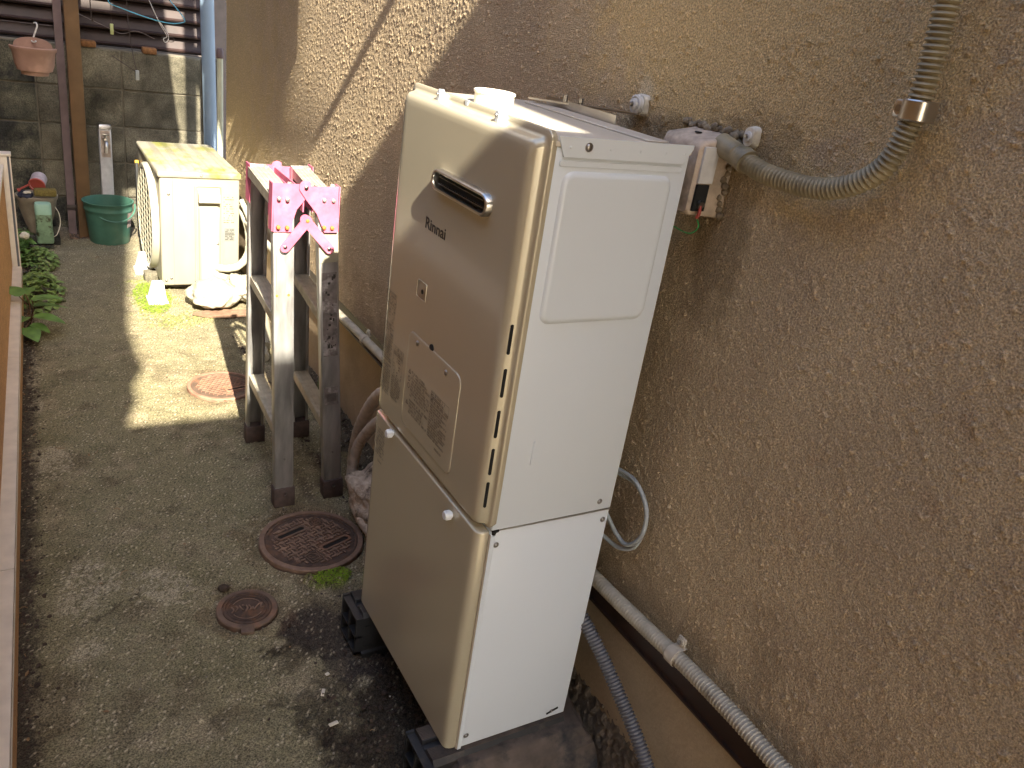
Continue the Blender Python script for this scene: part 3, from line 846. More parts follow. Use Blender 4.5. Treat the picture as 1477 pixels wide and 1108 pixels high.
# lower cover
bm = B()
def lf(i): return rrect(0.004 + i, 0.466 - i, 0.1225 + i * 0.15, 0.6085 - i * 0.1, 0.003, 3)
loft(bm, [(0.002, lf(0.002)), (0.001, lf(0.0)), (-0.004, lf(0.0)), (-0.012, lf(0.001)), (-0.0175, lf(0.004)), (-0.0205, lf(0.009)), (-0.0215, lf(0.016)), (-0.0216, lf(0.026))], 'X', True, True)
lc = P(ht, 'lower_cover', bm, M['champ'], angle=75)
bm = B(); box(bm, 0.0036, 0.0115, 0.0004, 0.0035, 0.116, 0.600, 0.0008, 1); P(ht, 'corner_flange', bm, M['champside'])
bm = B(); box(bm, 0.0004, 0.0034, 0.0014, 0.0052, 0.122, 0.603); P(ht, 'corner_groove', bm, M['gap'], smooth=False)
bm = B(); prism(bm, [(0.0045, 0.6115), (0.0175, 0.6112), (0.0165, 0.6085), (0.0120, 0.6075), (0.0105, 0.6025), (0.0055, 0.6035)], 'Y', -0.0004, 0.0034); P(ht, 'joint_notch', bm, M['void'], smooth=False)
bm = B(); prism(bm, [(0.0185, 0.6115), (0.2452, 0.6105), (0.2452, 0.6085), (0.0185, 0.6095)], 'Y', 0.0010, 0.0036); P(ht, 'joint_line', bm, M['chrome'], smooth=False)
for x, z in ((0.218, 0.629), (0.234, 0.588), (0.0165, 0.581), (0.019, 0.148)):
    screw(ht, (x, 0.0022, z), '-Y', 0.0043)
screw(ht, (0.212, 0.0028, 0.136), '-Y', 0.0036)
bm = B(); bar(bm, (0.200, 0.0012, 0.1335), (0.226, 0.0012, 0.1415), 0.002, 0.0028, up=(0, 0, 1)); P(ht, 'wire_slot', bm, M['void'], smooth=False)
# white finger screws on the joint
for y, z in ((0.368, 0.604), (0.096, 0.5885)):
    bm = B()
    lathe(bm, [(0.0056, -0.0210), (0.0058, -0.0240), (0.0078, -0.0245), (0.0082, -0.0330), (0.0070, -0.0360), (0.0030, -0.0364), (0, -0.0352)], (0, y, z), 20, 'X')
    for k in range(12):
        a = k * math.pi / 6
        obox(bm, (-0.029, y + 0.0082 * math.cos(a), z + 0.0082 * math.sin(a)), (1, 0, 0), (0, math.cos(a), math.sin(a)), (0, -math.sin(a), math.cos(a)), 0.0085, 0.0012, 0.0016)
    P(ht, 'thumb_screw', bm, M['whiteknob'])
# flue collar
bm = B()
lathe(bm, [(0.030, 1.2365), (0.034, 1.237), (0.034, 1.254), (0.036, 1.255), (0.036, 1.2585), (0.0335, 1.2595), (0.031, 1.258), (0.031, 1.243), (0, 1.2425)], (0.095, 0.345, 0), 36)
P(ht, 'flue_collar', bm, M['flue'])
bm = B(); box(bm, 0.20, 0.243, 0.05, 0.42, 1.2372, 1.2400, 0.001, 1); P(ht, 'lid_seam', bm, M['lidcream'])
bm = B(); box(bm, 0.16, 0.20, 0.005, 0.03, 1.2372, 1.2386); P(ht, 'clear_tape', bm, M['cream'], smooth=False)
# brand name: letters
def text_mesh(body, size):
    cu = bpy.data.curves.new('t', 'FONT'); cu.body = body; cu.size = size; cu.extrude = 0.00012; cu.resolution_u = 3; cu.offset = size * 0.012
    ob = bpy.data.objects.new('t', cu); COL.objects.link(ob)
    bpy.context.view_layer.update()
    me = bpy.data.meshes.new_from_object(ob.evaluated_get(bpy.context.evaluated_depsgraph_get()))
    bm = B(); bm.from_mesh(me)
    bpy.data.objects.remove(ob); bpy.data.curves.remove(cu); bpy.data.meshes.remove(me)
    return bm
tx = text_mesh('Rinnai', 0.0275)
w_ = max(v.co.x for v in tx.verts)
for v in tx.verts:          # text reads towards -Y on the front face
    a, b, c = v.co
    v.co = Vector((FX - 0.0003 - c, 0.3165 - a * 0.081 / w_, 1.0315 + b))
P(ht, 'brand_lettering', tx, M['print'], smooth=False)
# fine print: lines of tiny marks
def print_block(parent, ya, yb, za, zb, rows, X_, seed, frame=True, columns=1, dens=0.8):
    rg = random.Random(seed)
    bm = B()
    def rc(a, b, c, d):
        vs = [bm.verts.new((X_, p, q_)) for p, q_ in ((a, c), (b, c), (b, d), (a, d))]
        bm.faces.new(vs)
    h = (zb - za) / rows
    cw = (ya - yb) / columns
    for cidx in range(columns):
        for r in range(rows):
            z = zb - (r + 0.5) * h
            y = ya - cidx * cw - 0.001
            end = ya - (cidx + 1) * cw + 0.001 + (rg.random() * cw * 0.35 if rg.random() < 0.35 else 0)
            while y > end:
                w = rg.uniform(0.0008, 0.0022)
                if rg.random() < dens:
                    k = rg.random()
                    rc(y, y - w, z - h * 0.34, z - h * 0.14)
                    rc(y, y - w, z + h * 0.08, z + h * 0.28)
                    if k < 0.6:
                        rc(y - w * 0.4, y - w * 0.65, z - h * 0.3, z + h * 0.3)
                y -= w + 0.0006
    if frame:
        t_ = 0.0005
        rc(ya, yb, za - t_, za); rc(ya, yb, zb, zb + t_); rc(ya, ya - t_, za, zb); rc(yb + t_, yb, za, zb)
    P(parent, 'fine_print', bm, M['print'], smooth=False, kind='stuff')
def tri_mark(parent, y, z, s, X_):
    bm = B()
    for r1, r2 in ((1.0, 0.72),):
        p1 = [(y, z + s * r1), (y - s * r1 * 0.9, z - s * r1 * 0.6), (y + s * r1 * 0.9, z - s * r1 * 0.6)]
        p2 = [(y, z + s * r2 * 0.8), (y - s * r2 * 0.75, z - s * r2 * 0.5), (y + s * r2 * 0.75, z - s * r2 * 0.5)]
        A_ = [bm.verts.new((X_, a, b)) for a, b in p1]; B_ = [bm.verts.new((X_, a, b)) for a, b in p2]
        for i in range(3):
            bm.faces.new((A_[i], A_[(i + 1) % 3], B_[(i + 1) % 3], B_[i]))
    vs = [bm.verts.new((X_, y + a, z + b)) for a, b in ((s * .09, s * .35), (-s * .09, s * .35), (-s * .06, -s * .25), (s * .06, -s * .25))]
    bm.faces.new(vs)
    P(parent, 'warning_mark', bm, M['print'], smooth=False)
def circ_mark(parent, y, z, s, X_):
    bm = B()
    n = 18
    A_ = [bm.verts.new((X_, y + s * math.cos(k * 2 * math.pi / n), z + s * math.sin(k * 2 * math.pi / n))) for k in range(n)]
    B_ = [bm.verts.new((X_, y + s * .78 * math.cos(k * 2 * math.pi / n), z + s * .78 * math.sin(k * 2 * math.pi / n))) for k in range(n)]
    for i in range(n):
        bm.faces.new((A_[i], A_[(i + 1) % n], B_[(i + 1) % n], B_[i]))
    P(parent, 'prohibition_mark', bm, M['print'], smooth=False)
tX = PX - 0.0002
print_block(pan, 0.305, 0.222, 0.716, 0.768, 9, tX, 1, False, 1, 0.75)
print_block(pan, 0.305, 0.222, 0.682, 0.712, 5, tX, 2, False, 1, 0.75)
print_block(pan, 0.218, 0.146, 0.748, 0.768, 3, tX, 3, True, 1, 0.7)
print_block(pan, 0.218, 0.146, 0.680, 0.746, 13, tX, 4, False, 1, 0.88)
print_block(pan, 0.185, 0.155, 0.668, 0.674, 1, tX, 5, False, 1, 1.0)
for y, z in ((0.313, 0.762), (0.313, 0.700)):
    tri_mark(pan, y, z, 0.006, tX)
for y, z in ((0.313, 0.748), (0.313, 0.734), (0.213, 0.758)):
    circ_mark(pan, y, z, 0.0052, tX - 0.0001)
fX = FX - 0.0003
print_block(ht, 0.452, 0.405, 0.850, 0.874, 5, fX, 6, True, 1, 0.6)
print_block(ht, 0.452, 0.405, 0.815, 0.848, 6, fX, 7, False, 1, 0.4)
print_block(ht, 0.452, 0.405, 0.785, 0.812, 5, fX, 8, True, 1, 0.7)
print_block(ht, 0.452, 0.405, 0.735, 0.783, 10, fX, 9, False, 1, 0.92)
print_block(ht, 0.452, 0.405, 0.668, 0.732, 13, fX, 10, False, 1, 0.85)
print_block(ht, 0.398, 0.352, 0.765, 0.780, 2, fX, 11, True, 1, 0.5)
print_block(ht, 0.398, 0.352, 0.722, 0.763, 3, fX, 12, True, 1, 0.25)
print_block(ht, 0.398, 0.352, 0.672, 0.720, 10, fX, 13, False, 1, 0.85)
print_block(ht, 0.446, 0.402, 0.520, 0.582, 10, -0.0219, 14, False, 1, 0.7)
print_block(ht, 0.432, 0.410, 0.506, 0.512, 1, -0.0219, 15, False, 1, 1.0)

# wall fixing bracket behind the heater
t = T('wall_bracket', 'flat steel strap from the heater top to the wall above it', 'bracket', (0.25, 0.3, 1.25))
bm = B(); bar(bm, (0.215, 0.425, 1.246), (0.318, 0.232, 1.256), 0.016, 0.003); P(t, 'strap', bm, M['chrome'])
bm = B(); box(bm, 0.248, 0.2495, 0.20, 0.42, 1.225, 1.254); P(t, 'hook_plate', bm, M['chrome'], smooth=False)
bm = B(); tube(bm, [(0.245, 0.355, 1.252), (0.245, 0.355, 1.264)], 0.005, 12); tube(bm, [(0.262, 0.33, 1.252), (0.262, 0.33, 1.263)], 0.0045, 12); P(t, 'bolt', bm, M['screw'])
t = T('anchor_cap', 'round grey-white anchor screw with washer on the wall above the strap', 'anchor', (0.32, 0.24, 1.27))
bm = B(); loft(bm, [(0.332, rrect(0.222, 0.258, 1.253, 1.289, 0.008)), (0.320, rrect(0.224, 0.256, 1.255, 1.287, 0.010))], 'X'); P(t, 'pad', bm, M['white'])
bm = B(); lathe(bm, [(0.016, 0.3205), (0.016, 0.314), (0.013, 0.312), (0.0125, 0.314), (0.010, 0.314), (0.0095, 0.309), (0.007, 0.307), (0, 0.307)], (0, 0.241, 1.271), 24, 'X'); P(t, 'washer', bm, M['boxgrey'])
bm = B(); lathe(bm, [(0.0045, 0.3075), (0.004, 0.303), (0.002, 0.3015), (0, 0.3015)], (0, 0.241, 1.271), 12, 'X'); P(t, 'screw', bm, M['screw'])

# plastic support blocks
def support(cy, x0, x1, label, seed):
    t = T('support_block', label, 'block', ((x0 + x1) / 2, cy, 0), 'black support blocks under the heater')
    y0, y1 = cy - 0.048, cy + 0.048
    zt = 0.119
    poly = [(y0 - 0.006, -0.01), (y0 - 0.006, 0.012), (y0, 0.016), (y0, zt - 0.01), (y0 + 0.008, zt), (cy - 0.010, zt), (cy - 0.008, zt - 0.008), (cy + 0.006, zt - 0.008), (cy + 0.008, zt),
            (y1 - 0.008, zt), (y1, zt - 0.01), (y1, 0.016), (y1 + 0.006, 0.012), (y1 + 0.006, -0.01)]
    bm = B(); prism(bm, poly, 'X', x0 + 0.006, x1)
    P(t, 'shell', bm, M['recess'], smooth=False)
    # raised ridges along top
    bm = B()
    for k in range(9):
        for (a, b) in ((y0 + 0.008, cy - 0.012), (cy + 0.010, y1 - 0.008)):
            yy = a + (b - a) * (k + 0.5) / 9
            box(bm, x0 + 0.006, x1, yy - 0.0014, yy + 0.0010, zt - 0.0005, zt + 0.0008)
    P(t, 'tread_ridge', bm, M['dustblock'] if seed else M['recess'], smooth=False, kind='stuff')
    # end face: open frame with ribs
    bm = B()
    for a, b, c, d in ((y0, y0 + 0.006, 0.01, zt - 0.008), (y1 - 0.006, y1, 0.01, zt - 0.008), (y0, y1, 0.01, 0.016), (y0 + 0.006, y1 - 0.006, zt - 0.016, zt - 0.011), (cy - 0.003, cy + 0.003, 0.01, zt - 0.012), (y0, y1, 0.055, 0.060)):
        box(bm, x0 - 0.010, x0 + 0.006, a, b, c, d)
    P(t, 'end_ribs', bm, M['recess'], smooth=False)
    bm = B()
    for z in (0.028, 0.085):
        box(bm, x0 + 0.01, x0 + 0.1, y0 - 0.0015, y0 - 0.0002, z, z + 0.002)
    P(t, 'side_ribs', bm, M['recess'], smooth=False)
support(0.458, -0.036, 0.24, 'black plastic support block under the far end of the heater', 0)
support(0.035, -0.055, 0.24, 'dusty black support block under the near end of the heater', 1)
# dirty mortar slab next to near block
bm = B()
rnd = random.Random(3)
poly = [(-0.02, -0.045), (0.29, -0.05), (0.305, 0.09), (0.0, 0.0), ]
loft(bm, [(-0.02, [(-0.045, -0.09), (0.30, -0.10), (0.315, 0.10), (-0.03, 0.06)]), (0.085, [(-0.02, -0.055), (0.285, -0.06), (0.305, 0.09), (-0.01, 0.05)]), (0.112, [(0.0, -0.030), (0.265, -0.035), (0.29, 0.08), (0.0, 0.04)])], 'Z')
bmesh.ops.subdivide_edges(bm, edges=bm.edges, cuts=7, use_grid_fill=True)
for v in bm.verts:
    if v.co.z > 0:
        v.co += Vector((rnd.uniform(-1, 1) * 0.003, rnd.uniform(-1, 1) * 0.003, rnd.uniform(-1, 0.6) * 0.002))
solo('mortar_slab', bm, M['dustblock'], 'soil-caked dark slab under the near right corner of the heater', 'slab', (0.13, -0.01, 0))

# ================================================================== WALL SERVICES
t = T('junction_box', 'weathered off-white cable entry box behind the heater top right', 'box', (0.30, 0.01, 1.2))
bm = B()
loft(bm, [(0.336, rrect(-0.004, 0.098, 1.136, 1.262, 0.006)), (0.270, rrect(-0.001, 0.093, 1.140, 1.252, 0.007)), (0.262, rrect(0.003, 0.088, 1.144, 1.244, 0.008))], 'X')
P(t, 'case', bm, M['boxw'], angle=50)
bm = B(); box(bm, 0.268, 0.297, -0.0048, -0.0008, 1.190, 1.244, 0.0005, 1); P(t, 'side_plate', bm, M['boxgrey'])
bm = B(); box(bm, 0.268, 0.292, -0.0050, -0.0008, 1.148, 1.188); P(t, 'dark_window', bm, M['void'], smooth=False)
bm = B(); lathe(bm, [(0.006, 1.2585), (0.0055, 1.2598), (0, 1.2599)], (0.296, 0.050, -0.0015), 16); P(t, 'hole', bm, M['void'])
bm = B(); tube(bm, [(0.280, 0.002, 1.160), (0.280, -0.010, 1.158)], 0.006, 14); P(t, 'knockout', bm, M['screw'])
bm = B()
rnd = random.Random(5)
for k in range(26):
    a = k / 25
    p = Vector((0.329 + rnd.uniform(-.003, .003), -0.012 + 0.13 * a, 1.264 + rnd.uniform(-.004, .004)))
    bmesh.ops.create_icosphere(bm, subdivisions=1, radius=rnd.uniform(0.005, 0.008), matrix=Matrix.Translation(p))
for k in range(14):
    p = Vector((0.322 + rnd.uniform(-.004, .004), -0.006 + rnd.uniform(-.003, .003), 1.262 - 0.12 * k / 13))
    bmesh.ops.create_icosphere(bm, subdivisions=1, radius=rnd.uniform(0.005, 0.008), matrix=Matrix.Translation(p))
P(t, 'caulk', bm, M['caulk'], angle=80)
bm = B(); tube(bm, smoothpath([(0.280, -0.008, 1.157), (0.279, -0.010, 1.146), (0.278, -0.008, 1.138)], 5), 0.0028, 8); solo('red_wire_cap', bm, M['red'], 'red connector hanging under the junction box', 'connector', (0.28, -0.05, 1.15))
bm = B(); tube(bm, smoothpath([(0.278, -0.008, 1.139), (0.284, -0.010, 1.124), (0.276, 0.0, 1.112), (0.262, 0.03, 1.118)], 6), 0.0011, 6); solo('earth_wire', bm, M['greenwire'], 'thin green earth wire looping below the junction box', 'wire', (0.27, -0.02, 1.12))

cpts = [(0.300, -0.035, 1.2430), (0.300, -0.062, 1.2345), (0.297, -0.105, 1.2280), (0.297, -0.165, 1.2270), (0.297, -0.215, 1.2330), (0.298, -0.258, 1.2520), (0.299, -0.288, 1.2820),
        (0.300, -0.3005, 1.330), (0.300, -0.303, 1.365), (0.300, -0.301, 1.41), (0.300, -0.297, 1.47), (0.300, -0.290, 1.6), (0.300, -0.285, 2.2)]
t = T('upper_conduit', 'olive corrugated conduit curving from the junction box up the wall', 'conduit', (0.30, -0.16, 1.2))
P(t, 'hose', corrugated(cpts, 0.0148, 0.0068, 0.0042), M['conduit'], angle=80)
bm = B(); tube(bm, [(0.306, 0.006, 1.2490), (0.301, -0.052, 1.2370)], 0.0165, 20); tube(bm, [(0.302, -0.0495, 1.2385), (0.3005, -0.062, 1.2345)], 0.0182, 20); P(t, 'connector', bm, M['conduit'])
def saddle(c, d, R, label, m, wide=0.022, ear=0.024, side=1, name='conduit_clip'):
    """omega clip round a conduit at c running along d; ear goes up/left on the wall"""
    c, d = Vector(c), Vector(d).normalized()
    out = Vector((-1, 0, 0))
    s = d.cross(out).normalized() * side
    t = T(name, label, 'clip', c)
    bm = B()
    n = 16
    prof = []
    for k in range(n + 1):
        a = math.pi * k / n
        prof.append((math.cos(a), math.sin(a)))
    vv = []
    for off in (-wide / 2, -wide / 2 + 0.0015, wide / 2 - 0.0015, wide / 2):
        rr2 = R + (0.0016 if abs(off) > wide / 2 - 0.001 else 0.003)
        row = []
        row.append(bm.verts.new(c + d * off + s * (R + 0.002) - out * (R * 1.1)))
        for ca, sa in prof:
            row.append(bm.verts.new(c + d * off + s * ca * rr2 + out * sa * rr2))
        row.append(bm.verts.new(c + d * off - s * (R + 0.002) - out * (R * 1.1)))
        vv.append(row)
    for i in range(3):
        for k in range(len(vv[0]) - 1):
            bm.faces.new((vv[i][k], vv[i][k + 1], vv[i + 1][k + 1], vv[i + 1][k]))
    P(t, 'strap', bm, m)
    bm = B()
    e = c + s * (R + ear * 0.5) - out * (R * 0.75)
    obox(bm, e, d, s, out, wide * 0.85, ear + 0.006, 0.005, 0.002)
    P(t, 'ear', bm, m)
    bm = B()
    q_ = e + out * 0.0025 + s * 0.003
    pts = [q_, q_ + out * 0.003]
    tube(bm, pts, 0.0075, 16)
    P(t, 'washer', bm, m)
    bm = B(); tube(bm, [q_ + out * 0.003, q_ + out * 0.0055], 0.0042, 12)
    P(t, 'screw', bm, M['screw'])
    return t
saddle((0.3000, -0.3025, 1.3460), (0, 0.03, 1), 0.0145, 'shiny steel-grey clip holding the upright part of the olive conduit', M['chrome'], 0.024, 0.020, side=-1)
t = T('nail_clip', 'small cream clip nailed above the start of the olive conduit', 'clip', (0.32, -0.035, 1.27))
bm = B(); loft(bm, [(0.330, rrect(-0.046, -0.024, 1.252, 1.283, 0.008)), (0.316, rrect(-0.044, -0.026, 1.254, 1.281, 0.008))], 'X'); P(t, 'tab', bm, M['white'])
bm = B(); lathe(bm, [(0.0075, 0.3165), (0.007, 0.313), (0.003, 0.312), (0, 0.3118)], (0, -0.035, 1.268), 16, 'X'); P(t, 'washer', bm, M['boxgrey'])
bm = B(); lathe(bm, [(0.0035, 0.3125), (0.003, 0.309), (0, 0.3085)], (0, -0.035, 1.268), 10, 'X'); P(t, 'screw', bm, M['screw'])
# lower conduit along the wall
lcp = [(0.297, 2.9, 0.330), (0.297, 2.2, 0.345), (0.297, 1.6, 0.372), (0.297, 1.25, 0.384), (0.297, 0.6, 0.398), (0.297, 0.1, 0.4015), (0.297, -0.10, 0.4095), (0.297, -0.20, 0.4165), (0.297, -0.33, 0.4185), (0.297, -0.45, 0.4130), (0.297, -0.8, 0.40)]
t = T('lower_conduit', 'beige corrugated conduit running along the foot of the stucco wall', 'conduit', (0.30, 0.4, 0.4))
P(t, 'hose', corrugated(lcp[4:], 0.0148, 0.0068, 0.0034, 18), M['conduit2'], angle=80)
bm = B(); tube(bm, smoothpath(lcp[:5], 6), 0.0135, 16); P(t, 'pipe', bm, M['conduit2'])
saddle((0.2970, -0.1850, 0.4155), (0, 1, -0.05), 0.0142, 'beige clip round the lower conduit near the bottom of the view', M['saddle'], 0.022, 0.018, side=1)
saddle((0.2970, 1.345, 0.3800), (0, 1, -0.05), 0.0138, 'beige clip on the smooth part of the lower conduit beyond the heater', M['saddle'], 0.022, 0.018, side=1)
# dark hose
t = T('drain_hose', 'slate corrugated hose hanging down in front of the foundation', 'hose', (0.25, -0.1, 0.3))
P(t, 'hose', corrugated([(0.235, 0.16, 0.40), (0.245, 0.06, 0.372), (0.26, -0.03, 0.318), (0.272, -0.10, 0.262), (0.28, -0.17, 0.208), (0.285, -0.26, 0.13), (0.29, -0.4, 0.03)], 0.0140, 0.0066, 0.0032, 16), M['hose'], angle=80)
# grey cable loop
bm = B()
tube(bm, smoothpath([(0.27, 0.12, 0.655), (0.295, 0.062, 0.650), (0.302, 0.012, 0.648), (0.306, -0.026, 0.612), (0.306, -0.030, 0.560), (0.304, -0.002, 0.520), (0.300, 0.03, 0.525), (0.29, 0.07, 0.560), (0.27, 0.12, 0.60)], 10), 0.0040, 10)
tube(bm, smoothpath([(0.27, 0.12, 0.645), (0.300, 0.060, 0.640), (0.309, 0.014, 0.638), (0.313, -0.019, 0.605), (0.313, -0.024, 0.562), (0.311, -0.012, 0.520), (0.306, 0.02, 0.498), (0.297, 0.06, 0.500), (0.27, 0.12, 0.52)], 10), 0.0040, 10)
solo('cable_loop', bm, M['cable'], 'pale grey cable looped against the wall behind the heater edge', 'cable', (0.30, 0.03, 0.5))

# taped pipes behind the heater far side
def taped(pts, R, name, label, cat, m=M['wrap'], group=None, seedv=1):
    t = T(name, label, cat, pts[0], group)
    p = resample(smoothpath(pts, 8), 0.004)
    bm = B()
    rg = random.Random(seedv)
    tube(bm, p, R, 16, True, lambda i: R * (1 + 0.10 * ((i % 9) / 9.0)) + rg.uniform(-0.0003, 0.0003))
    P(t, 'taped_pipe', bm, m, angle=80)
    return t
g_ = 'tape-wrapped pipes bending down beyond the heater'
taped([(0.20, 0.72, 0.425), (0.20, 0.85, 0.42), (0.20, 0.945, 0.395), (0.20, 1.03, 0.31), (0.20, 1.105, 0.185), (0.20, 1.125, 0.07), (0.19, 1.07, 0.0), (0.19, 0.98, -0.01)], 0.0165, 'wrapped_pipe', 'outer of two tape-wrapped pipes arching down behind the heater', 'pipe', group=g_)
taped([(0.215, 0.72, 0.36), (0.212, 0.85, 0.35), (0.208, 0.93, 0.322), (0.20, 1.01, 0.25), (0.19, 1.075, 0.15), (0.18, 1.075, 0.05), (0.18, 1.0, -0.01)], 0.0155, 'wrapped_pipe', 'inner of two tape-wrapped pipes arching down behind the heater', 'pipe', group=g_, seedv=2)
def lump(c, s, seed, amp=0.12, sub=3):
    bm = B()
    bmesh.ops.create_icosphere(bm, subdivisions=sub, radius=1.0)
    from mathutils import noise
    for v in bm.verts:
        n = v.co.normalized()
        k = 1 + amp * noise.noise(n * 1.7 + Vector((seed, 0, 0))) + amp * 0.5 * noise.noise(n * 4.5 + Vector((0, seed, 0)))
        p = n * k
        v.co = Vector((c[0] + p.x * s[0], c[1] + p.y * s[1], c[2] + p.z * s[2]))
    return bm
bm = lump((0.20, 0.90, 0.075), (0.085, 0.115, 0.085), 3.0, 0.35, 4); solo('lagging_bundle', bm, M['wrapdirty'], 'dirty beige bundle of insulation on the ground behind the heater', 'bundle', (0.2, 0.9, 0), angle=80)
bm = B(); tube(bm, smoothpath([(0.16, 0.99, 0.03), (0.145, 0.94, 0.045), (0.14, 0.87, 0.04), (0.15, 0.80, 0.03)], 6), 0.017, 14); solo('pipe_stub', bm, M['wrapdirty'], 'short dirty lagged pipe lying before the insulation bundle', 'pipe', (0.15, 0.9, 0.03), angle=80)

# ================================================================== STEP LADDER
ld = T('step_ladder', 'folded aluminium step ladder with pink hinge plates on the path', 'ladder', (0.05, 1.27, 0))
legs = {  # bottom, top centre
    'NL': ((-0.026, 1.073, 0.0), (-0.052, 1.090, 0.925)), 'NR': ((0.122, 1.080, 0.0), (0.058, 1.090, 0.922)),
    'FL': ((-0.014, 1.462, 0.0), (-0.030, 1.415, 0.900)), 'FR': ((0.134, 1.462, 0.0), (0.090, 1.415, 0.900))}
def channel_leg(key):
    a, b = Vector(legs[key][0]), Vector(legs[key][1])
    d = (b - a).normalized()
    near = key[0] == 'N'
    sx = Vector((1, 0, 0)); sx = (sx - d * sx.dot(d)).normalized()
    sy = sx.cross(d) * (-1 if near else 1)          # points outward (toward the viewer for near legs)
    if near and sy.y > 0: sy = -sy
    if not near and sy.y < 0: sy = -sy
    bm = B()
    L = (b - a).length
    z0 = 0.035
    w, dp, th = 0.050, 0.026, 0.0025
    mid = a + d * (z0 + (L - z0) / 2)
    obox(bm, mid + sy * (dp / 2), sx, d, sy, w, L - z0, th, 0.0006)
    obox(bm, mid + sx * (w / 2), sx, d, sy, th, L - z0, dp, 0.0006)
    obox(bm, mid - sx * (w / 2), sx, d, sy, th, L - z0, dp, 0.0006)
    obox(bm, mid + sx * (w / 2 - 0.004) - sy * (dp / 2), sx, d, sy, 0.008, L - z0, th, 0.0006)
    obox(bm, mid - sx * (w / 2 - 0.004) - sy * (dp / 2), sx, d, sy, 0.008, L - z0, th, 0.0006)
    # two pressed grooves on outer face
    lg_ = P(ld, 'leg', bm, M['alu'], angle=30)
    bm = B()
    obox(bm, mid + sy * (dp / 2 + 0.0012) + sx * 0.019, sx, d, sy, 0.002, L - z0, 0.0012)
    obox(bm, mid + sy * (dp / 2 + 0.0012) - sx * 0.019, sx, d, sy, 0.002, L - z0, 0.0012)
    P(lg_, 'rib', bm, M['alu'], smooth=False)
    bm = B()
    obox(bm, a + d * 0.030, sx, d, sy, w + 0.010, 0.062, dp + 0.012, 0.003)
    sh = P(lg_, 'foot', bm, M['shoe'])
    if near:
        bm = B(); q_ = a + d * 0.042 + sy * (dp / 2 + 0.006); tube(bm, [q_, q_ + sy * 0.004], 0.0042, 12); P(lg_, 'rivet', bm, M['screw'])
        bm = B(); q_ = a + d * 0.155 + sy * (dp / 2 + 0.001); tube(bm, [q_, q_ + sy * 0.003], 0.003, 12); P(lg_, 'rivet', bm, M['screw'])
    return lg_, a, d, sx, sy, L
LG = {k: channel_leg(k) for k in legs}
# stickers on near right leg
lg_, a, d, sx, sy, L = LG['NR']
def stick(s0, s1, m, w=0.040, name='sticker', lift=0.0022):
    bm = B(); obox(bm, a + d * ((s0 + s1) / 2) + sy * (0.013 + lift), sx, d, sy, w, s1 - s0, 0.0006); return P(lg_, name, bm, m, smooth=False)
stick(0.46, 0.70, M['tapestick'], name='worn_label')
stick(0.31, 0.365, M['tapestick'])
bm = B()
rnd = random.Random(11)
for k in range(26):
    s = rnd.uniform(0.47, 0.69); u_ = rnd.uniform(-0.014, 0.014)
    obox(bm, a + d * s + sy * 0.0156 + sx * u_, sx, d, sy, rnd.uniform(0.002, 0.007), rnd.uniform(0.002, 0.012), 0.0003)
for k in range(8):
    obox(bm, a + d * (0.322 + k * 0.003) + sy * 0.0156, sx, d, sy, 0.028, 0.0012, 0.0003)
P(lg_, 'label_print', bm, M['print'], smooth=False, kind='stuff')
bm = B(); obox(bm, a + d * 0.768 + sy * 0.0145, sx, d, sy, 0.0515, 0.082, 0.002, 0.0005); P(lg_, 'sleeve', bm, M['acbright'])  # bright band painting the sunlit upper part of this leg
for k in (0, 1):
    lg2, a2, d2, sx2, sy2, L2 = LG['NL']
    bm = B(); q_ = a2 + d2 * 0.640 + sy2 * 0.0138 + sx2 * (-0.018 + 0.030 * k); tube(bm, [q_, q_ + sy2 * 0.0015], 0.0036, 10); P(lg2, 'rivet', bm, M['rivetrust'])
# treads
def tread(kn, kf, z, w, nm='tread', dz=0.0):
    an, dn = LG[kn][1], LG[kn][2]; af, df = LG[kf][1], LG[kf][2]
    p = an + dn * (z / dn.z) + Vector((0, 0.012, 0)); q_ = af + df * ((z + dz) / df.z) - Vector((0, 0.012, 0))
    bm = B()
    bar(bm, p, q_, w, 0.004, bev=0.0008)
    v = Vector((1, 0, 0)) * (w / 2 - 0.0015)
    bar(bm, p + v - Vector((0, 0, .013)), q_ + v - Vector((0, 0, .013)), 0.003, 0.022)
    bar(bm, p - v - Vector((0, 0, .013)), q_ - v - Vector((0, 0, .013)), 0.003, 0.022)
    for k in range(5):
        off = Vector((1, 0, 0)) * (-w / 2 + w * (k + 0.5) / 5)
        bar(bm, p + off + Vector((0, 0, .0026)), q_ + off + Vector((0, 0, .0026)), 0.003, 0.0014)
    P(ld, nm, bm, M['alutread'], angle=30)
for z in (0.245, 0.575):
    tread('NL', 'FL', z, 0.044); tread('NR', 'FR', z, 0.044)
tread('NL', 'FL', 0.895, 0.060, 'top_step', 0.0); tread('NR', 'FR', 0.895, 0.052, 'top_step')
